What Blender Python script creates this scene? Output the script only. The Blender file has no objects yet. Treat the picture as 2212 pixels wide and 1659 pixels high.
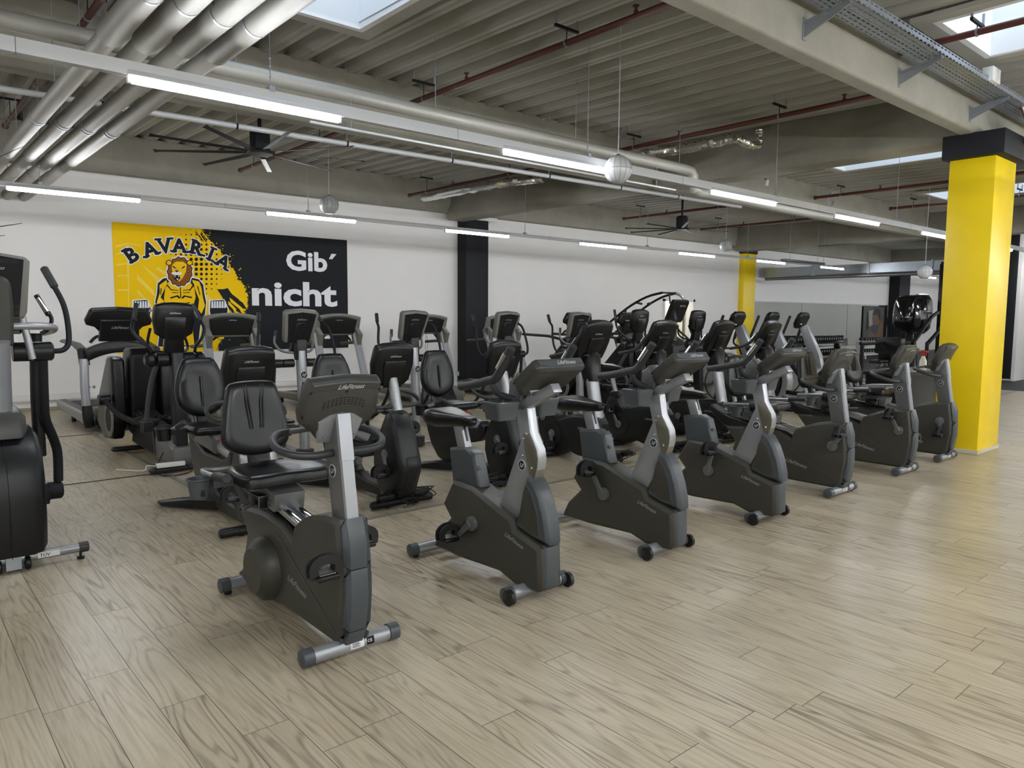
import bpy, bmesh, math, random
from mathutils import Vector, Matrix
random.seed(7)
R = math.radians
SC = bpy.context.scene
COL = SC.collection

# ------------------------------------------------------------------ camera, world, exposure
CAMP = Vector((0, 0, 1.6)); FPX = 1600.0
yaw, pitch, roll = R(40.79), R(5.316), R(-0.369)
fw = Vector((math.sin(yaw)*math.cos(pitch), math.cos(yaw)*math.cos(pitch), -math.sin(pitch)))
rt = Vector((math.cos(yaw), -math.sin(yaw), 0)); dn = fw.cross(rt)
r2 = math.cos(roll)*rt + math.sin(roll)*dn; d2 = -math.sin(roll)*rt + math.cos(roll)*dn
cd = bpy.data.cameras.new('camera'); cam = bpy.data.objects.new('camera', cd); COL.objects.link(cam)
cam.matrix_world = Matrix(((r2.x, -d2.x, -fw.x, CAMP.x), (r2.y, -d2.y, -fw.y, CAMP.y), (r2.z, -d2.z, -fw.z, CAMP.z), (0, 0, 0, 1)))
cd.sensor_fit = 'HORIZONTAL'; cd.sensor_width = 36; cd.lens = 36*FPX/2212; cd.clip_start = .05; cd.clip_end = 200
SC.camera = cam

def P(px, py, ax, val):
    """the point where the sight line through a pixel meets the plane axis = val"""
    d = r2*((px-1106)/FPX) + d2*((py-829.5)/FPX) + fw
    t = (val-CAMP[ax])/d[ax]
    return CAMP + d*t

w = bpy.data.worlds.new('world'); SC.world = w; w.use_nodes = True
bg = w.node_tree.nodes['Background']; bg.inputs[0].default_value = (.72, .85, 1, 1); bg.inputs[1].default_value = .42
SC.view_settings.view_transform = 'Standard'; SC.view_settings.look = 'None'
SC.view_settings.gamma = 1; SC.view_settings.exposure = 2.4
TUBE = 17.0

# ------------------------------------------------------------------ materials
def lin(c):
    return tuple(((x/255)/12.92 if x/255 <= .04045 else ((x/255+.055)/1.055)**2.4) for x in c)
MATS = {}
def mat(name, rgb, rough=.5, metal=0, bump=0, bscale=200, var=0, vscale=3, coat=0, spec=.5, emit=0):
    if name in MATS: return MATS[name]
    m = bpy.data.materials.new(name); m.use_nodes = True; nt = m.node_tree; b = nt.nodes['Principled BSDF']
    c = lin(rgb); b.inputs['Base Color'].default_value = (*c, 1); b.inputs['Roughness'].default_value = rough
    b.inputs['Metallic'].default_value = metal; b.inputs['Specular IOR Level'].default_value = spec
    if coat: b.inputs['Coat Weight'].default_value = coat; b.inputs['Coat Roughness'].default_value = .12
    if emit: b.inputs['Emission Color'].default_value = (*c, 1); b.inputs['Emission Strength'].default_value = emit
    tc = nt.nodes.new('ShaderNodeTexCoord')
    if var:
        n = nt.nodes.new('ShaderNodeTexNoise'); n.inputs['Scale'].default_value = vscale; n.inputs['Detail'].default_value = 6
        n.inputs['Roughness'].default_value = .65
        nt.links.new(tc.outputs['Object'], n.inputs['Vector'])
        r = nt.nodes.new('ShaderNodeMapRange'); r.inputs['From Min'].default_value = .3; r.inputs['From Max'].default_value = .7
        r.inputs['To Min'].default_value = 1-var; r.inputs['To Max'].default_value = 1+var
        nt.links.new(n.outputs['Fac'], r.inputs['Value'])
        mx = nt.nodes.new('ShaderNodeVectorMath'); mx.operation = 'SCALE'; mx.inputs[0].default_value = c
        nt.links.new(r.outputs['Result'], mx.inputs['Scale']); nt.links.new(mx.outputs[0], b.inputs['Base Color'])
    if bump:
        n = nt.nodes.new('ShaderNodeTexNoise'); n.inputs['Scale'].default_value = bscale; n.inputs['Detail'].default_value = 3
        nt.links.new(tc.outputs['Object'], n.inputs['Vector'])
        bu = nt.nodes.new('ShaderNodeBump'); bu.inputs['Strength'].default_value = bump; bu.inputs['Distance'].default_value = .002
        nt.links.new(n.outputs['Fac'], bu.inputs['Height']); nt.links.new(bu.outputs[0], b.inputs['Normal'])
    MATS[name] = m; return m
OL = mat('olive_plastic', (58, 57, 50), .42, bump=.25, bscale=500)
SL = mat('slate_plastic', (68, 73, 77), .36, bump=.15, bscale=500)
BK = mat('black_plastic', (23, 24, 26), .38, spec=.4, bump=.2, bscale=450)
BKD = mat('deep_black_plastic', (14, 15, 17), .33, spec=.4)
DG = mat('disc_grey', (158, 160, 158), .45)
GP = mat('grey_plastic', (56, 56, 52), .4, bump=.2, bscale=500)
CG = mat('console_grey', (104, 108, 108), .38, bump=.1, bscale=400)
TP = mat('taupe_trim', (112, 111, 105), .42)
SV = mat('silver_paint', (160, 163, 167), .32, .55)
SVD = mat('dark_silver_paint', (112, 113, 114), .36, .45)
BRS = mat('bronze_silver_plate', (128, 124, 112), .28, .6)
CH = mat('polished_steel', (205, 207, 210), .16, 1)
VN = mat('black_vinyl', (15, 16, 19), .3, bump=.1, bscale=300, spec=.4)
RB = mat('rubber_grip', (42, 44, 46), .5, bump=.2, bscale=700)
RBD = mat('black_rubber', (20, 20, 21), .6)
LG = mat('logo_silver', (196, 199, 202), .35, .3)
LGD = mat('logo_grey', (150, 152, 152), .4)
RED = mat('red_plastic', (176, 48, 36), .4)
WH = mat('white_plastic', (226, 226, 222), .4)
WHT = mat('white_wall_paint', (232, 231, 229), .75, bump=.12, bscale=60, var=.015, vscale=.7)
YL = mat('yellow_paint', (243, 212, 12), .38, bump=.15, bscale=70, var=.03, vscale=1.2)
SLW = mat('anthracite_paint', (30, 31, 35), .6, spec=.25, bump=.15, bscale=70)
CON = mat('raw_concrete', (148, 145, 133), .8, bump=.3, bscale=40, var=.14, vscale=1.6)
DKC = mat('deck_paint', (168, 167, 158), .55, var=.06, vscale=1.0)
DUCT = mat('galvanised_duct', (158, 157, 150), .5, .25, var=.05, vscale=2)
RP = mat('oxide_red_paint', (92, 48, 44), .45)
FOIL = mat('aluminium_foil', (215, 215, 212), .2, 1, bump=1, bscale=30)
GALV = mat('galvanised_steel', (165, 172, 180), .4, .7, var=.08, vscale=9)
WR = mat('white_rail_paint', (200, 203, 205), .4, .1)
TUBEM2 = mat('fill_tube_light', (250, 252, 255), .5, emit=TUBE*2.2)  # boosted emission for the unseen fill lamps behind the camera
TUBEM = mat('tube_light', (250, 252, 255), .5, emit=TUBE)
DB = mat('wood_skirting', (150, 138, 116), .5, var=.08, vscale=12)

# ------------------------------------------------------------------ mesh helpers
def V(*a): return Vector(a)
X, Y, Z, O0 = V(1, 0, 0), V(0, 1, 0), V(0, 0, 1), V(0, 0, 0)

def off(poly, d):
    if abs(d) < 1e-9: return list(poly)
    n = len(poly); a = sum(poly[i][0]*poly[(i+1) % n][1]-poly[(i+1) % n][0]*poly[i][1] for i in range(n))
    s = 1 if a > 0 else -1; out = []
    for i in range(n):
        p, q, r = Vector(poly[i-1]), Vector(poly[i]), Vector(poly[(i+1) % n])
        e1 = (q-p).normalized(); e2 = (r-q).normalized()
        n1 = Vector((-e1.y, e1.x))*s; n2 = Vector((-e2.y, e2.x))*s
        m = n1+n2
        if m.length < 1e-6: m = n1
        m.normalize(); k = max(.45, m.dot(n1))
        out.append(tuple(q+m*(d/k)))
    return out

def spl(pts, k=5, closed=False):
    """Catmull-Rom through the points"""
    P_ = [Vector(p) for p in pts]; n = len(P_); out = []
    for i in range(n if closed else n-1):
        if closed: a, b, c, d = P_[i-1], P_[i], P_[(i+1) % n], P_[(i+2) % n]
        else: a, b, c, d = P_[max(i-1, 0)], P_[i], P_[i+1], P_[min(i+2, n-1)]
        for j in range(k):
            t = j/k
            out.append(.5*((2*b)+(c-a)*t+(2*a-5*b+4*c-d)*t*t+(3*b-3*c+d-a)*t*t*t))
    if not closed: out.append(P_[-1])
    return out
def rp(poly, k=3): return [tuple(p) for p in spl(poly, k, True)]
def rrect(w, h, r, k=4):
    out = []
    for cx, cy, a0 in ((w/2-r, h/2-r, 0), (-w/2+r, h/2-r, 90), (-w/2+r, -h/2+r, 180), (w/2-r, -h/2+r, 270)):
        for j in range(k+1):
            a = R(a0+90*j/k); out.append((cx+r*math.cos(a), cy+r*math.sin(a)))
    return out
def circ(r, n=20, cx=0, cy=0): return [(cx+r*math.cos(2*math.pi*i/n), cy+r*math.sin(2*math.pi*i/n)) for i in range(n)]

class MB:
    def __init__(s): s.v = []; s.f = []; s.mi = []; s.m = []
    def _m(s, m):
        if m not in s.m: s.m.append(m)
        return s.m.index(m)
    def rings(s, rings, m, cap=True, closed=False):
        i0 = len(s.v); n = len(rings[0]); mi = s._m(m)
        for r in rings: s.v += [tuple(p) for p in r]
        k = len(rings)
        for j in range(k if closed else k-1):
            a = i0+j*n; b = i0+((j+1) % k)*n
            for i in range(n):
                s.f.append((a+i, a+(i+1) % n, b+(i+1) % n, b+i)); s.mi.append(mi)
        if cap and not closed:
            s.f.append(tuple(range(i0+n-1, i0-1, -1))); s.mi.append(mi)
            s.f.append(tuple(range(i0+(k-1)*n, i0+k*n))); s.mi.append(mi)
        return s
    def lay(s, poly, layers, m, O=O0, U=Y, W=Z, N=X):
        """outline poly in the U,W plane, stacked along N: layers of (n, inset)"""
        O = Vector(O); rr = []
        for n_, ins in layers:
            if ins >= .038:
                us = [a for a, _ in poly]; ws = [b for _, b in poly]; cu, cw = (min(us)+max(us))/2, (min(ws)+max(ws))/2
                k = max(.05, 1-ins/min(max(us)-cu, max(ws)-cw)); q = [(cu+(a-cu)*k, cw+(b-cw)*k) for a, b in poly]
            else: q = off(poly, ins)
            rr.append([O+U*a+W*b+N*n_ for a, b in q])
        return s.rings(rr, m)
    def prism(s, poly, x0, x1, m, ch=0, **k):
        if ch: return s.lay(poly, [(x0, ch), (x0+ch, 0), (x1-ch, 0), (x1, ch)], m, **k)
        return s.lay(poly, [(x0, 0), (x1, 0)], m, **k)
    def box(s, a, b, m):
        (x0, y0, z0), (x1, y1, z1) = a, b
        return s.rings([[(x0, y0, z0), (x1, y0, z0), (x1, y1, z0), (x0, y1, z0)], [(x0, y0, z1), (x1, y0, z1), (x1, y1, z1), (x0, y1, z1)]], m)
    def tube(s, pts, r, m, n=10, k=0, sec=None, closed=False, up=None):
        pts = [Vector(p) for p in pts]
        if k: pts = spl(pts, k, closed)
        sec = sec or circ(1, n); N_ = len(pts); rr = []
        rad = r if isinstance(r, (list, tuple)) else None
        nrm = None
        for i, p in enumerate(pts):
            if closed: t = (pts[(i+1) % N_]-pts[i-1])
            else: t = pts[min(i+1, N_-1)]-pts[max(i-1, 0)]
            t = t.normalized() if t.length > 1e-9 else Z.copy()
            if nrm is None:
                a = Vector(up) if up else (Z if abs(t.z) < .9 else X)
                nrm = (a-t*a.dot(t)).normalized()
            else: nrm = (nrm-t*nrm.dot(t)).normalized()
            b = t.cross(nrm); q = (rad[min(int(i*len(rad)/N_), len(rad)-1)] if rad else r)
            rr.append([p+(b*a_+nrm*c_)*q for a_, c_ in sec])
        return s.rings(rr, m, closed=closed)
    def cyl(s, a, b, r, m, n=20, ch=0):
        a, b = Vector(a), Vector(b); t = (b-a).normalized(); u = (Z if abs(t.z) < .9 else X); u = (u-t*u.dot(t)).normalized(); w_ = t.cross(u)
        L = (b-a).length; r2_ = r if not isinstance(r, tuple) else None
        prof = [(0, r), (L, r)] if r2_ else [(0, r[0]), (L, r[1])]
        if ch and r2_: prof = [(0, r-ch), (ch, r), (L-ch, r), (L, r-ch)]
        return s.rings([[a+t*l+(u*math.cos(2*math.pi*i/n)+w_*math.sin(2*math.pi*i/n))*q for i in range(n)] for l, q in prof], m)
    def lathe(s, prof, m, O=O0, A=Z, n=20):
        O = Vector(O); u = (Z if abs(A.z) < .9 else X); u = (u-A*u.dot(A)).normalized(); w_ = A.cross(u)
        return s.rings([[O+A*l+(u*math.cos(2*math.pi*i/n)+w_*math.sin(2*math.pi*i/n))*max(q, 1e-4) for i in range(n)] for l, q in prof], m)
    def text(s, t, m, O, U, W, size, shear=0, bold=0, ext=.0008, center=False, wid=None):
        vs, fs, wd = glyph(t, shear, bold); i0 = len(s.v); mi = s._m(m); N = U.cross(W).normalized()
        O = Vector(O); k = size if wid is None else wid/wd
        for q in (ext,):
            for x, y in vs:
                if center: x -= wd/2
                s.v.append(tuple(O+U*(x*k)+W*(y*(size if wid is None else size))+N*q))
        for f in fs: s.f.append(tuple(i0+i for i in f)); s.mi.append(mi)
        return s
    def face(s, pts, m):
        i0 = len(s.v); s.v += [tuple(p) for p in pts]; s.f.append(tuple(range(i0, i0+len(pts)))); s.mi.append(s._m(m)); return s
    def mesh(s, name, bev=0, smooth=38, seg=2):
        me = bpy.data.meshes.new(name); me.from_pydata(s.v, [], s.f)
        for m in s.m: me.materials.append(m)
        me.polygons.foreach_set('material_index', s.mi)
        bm = bmesh.new(); bm.from_mesh(me)
        bmesh.ops.recalc_face_normals(bm, faces=[f for f in bm.faces])
        if bev:
            ed = [e for e in bm.edges if len(e.link_faces) == 2 and e.calc_face_angle(0) > R(35)]
            bmesh.ops.bevel(bm, geom=ed, offset=bev, segments=seg, affect='EDGES', clamp_overlap=True, profile=.5)
        for f in bm.faces: f.smooth = True
        bm.to_mesh(me); bm.free()
        me.set_sharp_from_angle(angle=R(smooth)); return me
    def objs(s, name, parent=None, bev=0, smooth=38):
        """each separate piece becomes an object of its own"""
        par = list(range(len(s.v)))
        def find(a):
            while par[a] != a: par[a] = par[par[a]]; a = par[a]
            return a
        for f in s.f:
            for q in f[1:]: par[find(q)] = find(f[0])
        gr = {}
        for f, mi in zip(s.f, s.mi): gr.setdefault(find(f[0]), []).append((f, mi))
        out = []
        for fs in gr.values():
            m = MB(); idx = {}
            for f, mi in fs:
                for q in f:
                    if q not in idx: idx[q] = len(m.v); m.v.append(s.v[q])
                m.f.append(tuple(idx[q] for q in f)); m.mi.append(m._m(s.m[mi]))
            out.append(m.obj(name, parent, bev, None, smooth))
        return out
    def obj(s, name, parent=None, bev=0, loc=None, smooth=38):
        o = bpy.data.objects.new(name, s.mesh(name, bev, smooth)); COL.objects.link(o); o.parent = parent
        if loc is not None: o.location = loc
        return o

GL = {}
def glyph(t, shear, bold):
    key = (t, shear, bold)
    if key in GL: return GL[key]
    c = bpy.data.curves.new('lettering', 'FONT'); c.body = t; c.size = 1; c.shear = shear; c.offset = bold; c.resolution_u = 3
    o = bpy.data.objects.new('lettering', c); COL.objects.link(o)
    dg = bpy.context.evaluated_depsgraph_get(); dg.update()
    me = bpy.data.meshes.new_from_object(o.evaluated_get(dg))
    vs = [(v.co.x, v.co.y) for v in me.vertices]; fs = [tuple(p.vertices) for p in me.polygons]
    x0 = min(v[0] for v in vs); vs = [(a-x0, b) for a, b in vs]
    bpy.data.objects.remove(o); bpy.data.curves.remove(c); bpy.data.meshes.remove(me)
    GL[key] = (vs, fs, max(v[0] for v in vs)); return GL[key]

def root(name, label, cat, loc, rz=0, group=None):
    o = bpy.data.objects.new(name, None); o.empty_display_size = .2; COL.objects.link(o); o.location = loc; o.rotation_euler = (0, 0, rz)
    return tag(o, label, cat, group)
def tag(o, label, cat, group=None, kind=None):
    if label: o['label'] = label
    if cat: o['category'] = cat
    if group: o['group'] = group
    if kind: o['kind'] = kind
    return o
def struct(mb, name, bev=0):
    o = mb.obj(name, None, bev); o['kind'] = 'structure'; return o
def dup(o, loc=None, label=None, rz=None, parent=None):
    c = o.copy(); COL.objects.link(c)
    if parent: c.parent = parent
    if loc is not None: c.location = loc
    if rz is not None: c.rotation_euler = (0, 0, rz)
    if label: c['label'] = label
    for ch in list(o.children): dup(ch, parent=c)
    return c
def kid(o, name):
    return [c for c in o.children if c.name.split('.')[0] == name]

# lettering shared by the machines
def brand(mb, O, U, W, wid, m=LG, h=None):
    mb.text('LifeFitness', m, O, U, W, (h or wid*.2), .45, .012, wid=wid)
def badge(parent, O, U, W, r=.03, name='badge'):
    N = U.cross(W).normalized(); O = Vector(O); b = MB()
    b.rings([[O+(U*math.cos(a)+W*math.sin(a))*q+N*d for a in [2*math.pi*i/24 for i in range(24)]] for q, d in ((r, .0), (r, .004), (r*.88, .005), (r*.86, .003))], LG)
    b.lay(circ(r*.86, 24), [(0, 0), (.0032, 0)], BKD, O=O, U=U, W=W, N=N)
    b.text('L', LG, O-U*r*.5-W*r*.3, U, W, r*1.1, .3, .03, ext=.005)
    b.text('F', LG, O-U*r*.05-W*r*.5, U, W, r*1.2, .3, .03, ext=.005)
    return b.obj(name, parent)

def cranks(parent, x, hub, ang, L=.17, mcol=SVD):
    for s, a in ((-1, ang), (1, ang+180)):
        m = MB(); A = X*s
        m.lathe([(-.02, .0), (-.02, .045), (.012, .045), (.016, .03), (.02, 0)], mcol, A=A, n=24)
        m.lay([(-.005, -.022), (L, -.014), (L+.014, 0), (L, .014), (-.005, .022)], [(.008, .004), (.012, 0), (.024, 0), (.028, .004)], mcol, N=A, U=Y, W=Z)
        o = m.obj('crank_arm', parent, loc=(s*x, hub[0], hub[1])); o.rotation_euler = (R(a), 0, 0)
        p = MB(); c = .085
        p.cyl(A*-.0, A*.13, .009, SV, 10)
        p.lay(rrect(.1, .026, .01), [(.03, .004), (.036, 0), (.13, 0), (.136, .004)], BKD, N=A)
        p.lay(rrect(.07, .006, .003), [(.045, 0), (.12, 0)], SVD, O=(0, 0, .013), N=A)
        for q in (-.02, .02):
            p.tube([A*.028+Y*q+Z*0, A*.024+Y*q+Z*.05, A*.055+Y*q+Z*.075, A*.105+Y*q+Z*.075, A*.14+Y*q+Z*.05, A*.138+Y*q], .005, RBD, n=6, k=3, sec=[(-1, -4), (1, -4), (1, 4), (-1, 4)] if q < 0 else [(-1, -4), (1, -4), (1, 4), (-1, 4)])
        pd = p.obj('pedal', o, loc=(0, L, 0)); pd.rotation_euler = (R(-a), 0, 0)
def set_crank(rt_, a):
    c = sorted(kid(rt_, 'crank_arm'), key=lambda q: q.location.x)
    for o, b in zip(c, (a, a+180)):
        o.rotation_euler = (R(b), 0, 0)
        for p in o.children: p.rotation_euler = (R(-b), 0, 0)

def foot_bar(parent, name, y, x0, x1, z=.05, r=.036, m=SV, cap=SL, feet=True, sticker=False):
    b = MB(); b.cyl((x0+.05, y, z), (x1-.05, y, z), r, m, 24); o = b.obj(name, parent)
    c = MB()
    for a, q in ((x0, x0+.06), (x1, x1-.06)):
        c.lathe([(0, r*.7), (.006, r*1.14), (.058, r*1.16), (.06, r)], cap, O=(a, y, z), A=X*(1 if q > a else -1), n=24)
    c.objs('end_cap', o)
    if feet:
        f = MB()
        for a in (x0+.05, x1-.05): f.lathe([(0, .02), (.014, .022), (.018, .008), (z-r*.8, .008)], RBD, O=(a, y, 0))
        f.objs('leveling_foot', o)
    if sticker:
        t = MB(); xm = (x0+x1)/2+.0
        def arcp(xa, xb, m_, d):
            n = 5; t.rings([[(xa, y-(r+d)*math.cos(R(a)), z+(r+d)*math.sin(R(a))) for a in range(-20, 41, 12)], [(xb, y-(r+d)*math.cos(R(a)), z+(r+d)*math.sin(R(a))) for a in range(-20, 41, 12)]], m_, cap=False)
        arcp(xm-.02, xm+.05, WH, .001); arcp(xm+.065, xm+.105, SLW, .001)
        for i in range(4): t.box((xm-.012, y-r-.0022, z-.004+i*.006), (xm+.03-.008*(i % 2), y-r-.001, z-.002+i*.006), BKD)
        t.text('CE', WH, (xm+.068, y-r-.0025, z+.002), X, Z, .02, 0, .01, ext=0)
        t.obj('sticker', o)
    return o

# ============================================================ old upright bike (olive body, silver knee post)
def upright_old(label):
    t = root('upright_exercise_bike', label, 'exercise bike', (0, 0, 0), group='olive grey upright bikes in the front row')
    body = [(.69, .56), (.80, .39), (.72, .31), (.85, .19), (.91, .08), (.62, .075), (.24, .09), (.10, .05), (-.10, .055), (-.135, .09), (-.125, .31), (-.09, .325), (.09, .37), (.12, .43), (.49, .55)]
    b = MB(); b.prism(body, -.09, .09, OL, ch=.022)
    b.cyl((-.096, .12, .49), (-.088, .12, .49), .0, OL, 6) if False else None
    for y, z in ((.70, .27), (.35, .45)): b.cyl((-.0915, y, z), (-.089, y, z), .007, BKD, 10)
    o = b.obj('body_shroud', t, bev=.004)
    f = MB(); fin = [(.13, .385), (.075, .50), (.05, .60), (.035, .67), (.01, .70), (-.04, .675), (-.09, .60), (-.13, .50), (-.155, .40), (-.16, .33), (-.02, .345)]
    f.prism(fin, -.06, .06, SL, ch=.02)
    f.prism([(.085, .42), (.045, .60), (.02, .655), (-.03, .60), (-.075, .50), (-.095, .37), (0, .375)], -.0625, .0625, OL)
    f.obj('front_fin', t, bev=.004)
    g = MB(); g.prism([(-.08, .06), (-.145, .085), (-.14, .315), (-.08, .325)], -.075, .075, SL, ch=.03); g.obj('nose_cover', t, bev=.003)
    b = MB(); brand(b, (-.0915, .17, .325), V(0, -1, -.28).normalized(), V(0, -.28, 1).normalized(), .17, LGD, .036); b.obj('brand_lettering', t)
    # post
    m = MB(); post = [(.30, .44), (.14, .40), (.02, .62), (-.045, .75), (-.05, .80), (-.04, .85), (.02, .94), (.05, 1.09), (.16, 1.10), (.115, .94), (.10, .88), (.155, .76)]
    m.prism(post, -.033, .033, SV); o = m.obj('post', t, bev=.005)
    m = MB(); m.prism([(.065, .84), (.0, .62), (-.042, .75), (-.047, .80), (-.037, .848), (.02, .935), (.085, .93)], -.0345, .0345, BRS); m.obj('knee_plate', o, bev=.001)
    m = MB()
    for y, z in ((.07, .9), (.045, .93), (.075, .8), (-.0, .74)): m.lathe([(0, .009), (.004, .008), (.007, .003)], CH, O=(-.034, y, z), A=-X, n=12)
    m.obj('bolt', o)
    badge(t, (-.0335, .085, .745), -Y, Z, .031)
    # neck and console
    m = MB(); m.prism([(.16, 1.06), (.12, 1.11), (-.14, 1.23), (-.17, 1.185), (.08, 1.06)], -.033, .033, SV); m.obj('console_neck', t, bev=.004)
    Wd = V(0, -.23, .17).normalized(); N = X.cross(Wd)   # N faces down and forward
    out = [(-.105, 0), (.105, 0), (.185, .085), (.185, .27), (.17, .285), (-.17, .285), (-.185, .27), (-.185, .085)]
    Oc = V(0, .05, 1.185)
    c = MB(); c.lay(out, [(-.02, .006), (-.014, 0), (.036, 0), (.052, .02)], GP, O=Oc, U=X, W=Wd, N=N); co = c.obj('console', t, bev=.004)
    Ob = Oc+Wd*.287; Up = -N
    c = MB(); c.lay([(-.165, .008), (.165, .008), (.16, -.018), (.09, -.034), (-.09, -.034), (-.16, -.018)], [(-.004, 0), (.001, 0)], SL, O=Ob, U=X, W=Up, N=Wd)
    brand(c, Ob+Up*(-.022)+Wd*.0015-X*.03, X, Up, .14, LG, .034); c.obj('brand_panel', co)
    c = MB(); c.lay([(-.15, .03), (.15, .03), (.165, .09), (.165, .26), (-.165, .26), (-.165, .09)], [(-.021, .0), (-.024, .004)], BKD, O=Oc, U=X, W=Wd, N=N)
    c.lay(rrect(.16, .07, .01), [(-.024, 0), (-.026, 0)], SLW, O=Oc+Wd*.19, U=X, W=Wd, N=N); c.obj('display', co)
    c = MB(); c.lay([(-.09, .02), (.0, .01), (.09, .02), (.1, .08), (-.1, .08)], [(.03, 0), (.062, .008)], SVD, O=Oc, U=X, W=Wd, N=N)
    for x, v in ((-.08, .065), (.08, .065), (-.05, .03), (.05, .03)): c.lathe([(0, .006), (.004, .003)], CH, O=Oc+X*x+Wd*v+N*.062, A=N, n=8)
    c.obj('mounting_plate', co)
    # handlebars
    for s in (-1, 1):
        h = MB(); h.tube([(s*.235, .40, 1.185), (s*.237, .28, 1.205), (s*.237, .15, 1.235), (s*.236, .09, 1.25), (s*.236, .05, 1.285), (s*.235, .0, 1.355), (s*.235, -.05, 1.425)], .0245, RB, n=14, k=4)
        h.lathe([(0, .0245), (.012, .016), (.016, 0)], RB, O=(s*.235, .40, 1.185), A=V(0, .99, -.15).normalized(), n=14)
        ho = h.obj('handlebar', t)
        k = MB(); k.tube([(s*.235-.008*1, .045, 1.31), (s*.235-.008, -.02, 1.395)], .0215, CH, n=10); k.obj('pulse_sensor', ho)
    h = MB(); h.tube([(-.235, .12, 1.23), (-.15, .16, 1.16), (-.04, .14, 1.12), (.04, .14, 1.12), (.15, .16, 1.16), (.235, .12, 1.23)], .02, SL, n=12, k=3)
    h.prism([(.20, 1.12), (.09, 1.11), (.05, 1.2), (.13, 1.27), (.19, 1.22)], -.05, .05, SVD, ch=.01)
    h.obj('handlebar_bracket', t, bev=.002)
    for s in (-1, 1):
        k = MB(); cx = s*.155
        k.lay(rrect(.17, .16, .03), [(-.1, .02), (-.03, .006), (-.015, .0), (0, .0), (.003, .012), (-.08, .022)], SL, O=(cx, .13, 1.115), U=X, W=Y, N=Z)
        k.obj('cup_holder', t, bev=.0)
    # seat
    m = MB(); m.prism([(.78, .75), (.74, .53), (.50, .53), (.46, .545), (.525, .745), (.60, .775)], -.05, .05, SL, ch=.014)
    m.cyl((-.02, .5, .66), (-.05, .46, .665), .012, SL, 12); m.obj('seat_post_sleeve', t, bev=.003)
    m = MB(); m.prism([(.70, .72), (.77, .92), (.69, .93), (.62, .74)], -.026, .026, SV)
    for i in range(12): m.box((-.012, .655+i*.0, 0), (-.011, .656, .001), SV) if False else None
    m.lay([(-.009, 0), (.009, 0), (.009, .17), (-.009, .17)], [(0, 0), (.0015, 0)], BKD, O=(0, .628, .755), U=X, W=V(0, .33, .94).normalized(), N=V(0, -.94, .33).normalized())
    m.obj('seat_post', t, bev=.002)
    seat(t, .58, .98, .95, .135)
    foot_bar(t, 'rear_stabilizer', 1.0, -.21, .21)
    fb = foot_bar(t, 'front_stabilizer', .0, -.24, .24, feet=False)
    m = MB()
    for s in (-1, 1): m.cyl((s*.215, -.035, .045), (s*.24, -.035, .045), .044, BK, 24)
    m.objs('transport_wheel', fb)
    cranks(t, .1, (.47, .33), -40)
    return t

def seat(t, y0, y1, z, w_, m=VN):
    """saddle: narrow nose at y0, broad tail at y1"""
    s = MB(); L = y1-y0; rr = []
    for u, hw, zt, zb in ((0, .018, -.005, -.03), (.04, .038, .014, -.045), (.2, .052, .024, -.052), (.42, .075, .03, -.06), (.62, .115, .038, -.07), (.8, .135, .046, -.078), (.93, .125, .046, -.07), (1, .075, .026, -.03)):
        hw *= w_/.13; r = []
        for i in range(20):
            a = 2*math.pi*i/20; cx, sz = math.cos(a), math.sin(a)
            dip = -.008*(1-abs(cx))*(1 if sz > 0 else 0)
            x = hw*math.copysign(abs(cx)**.6, cx); zz = (zt*abs(sz)**.7 if sz > 0 else zb*abs(sz)**.8)+dip
            r.append((x, y0+u*L, z+zz))
        rr.append(r)
    s.rings(rr, m); return s.obj('seat', t, smooth=60)

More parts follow.
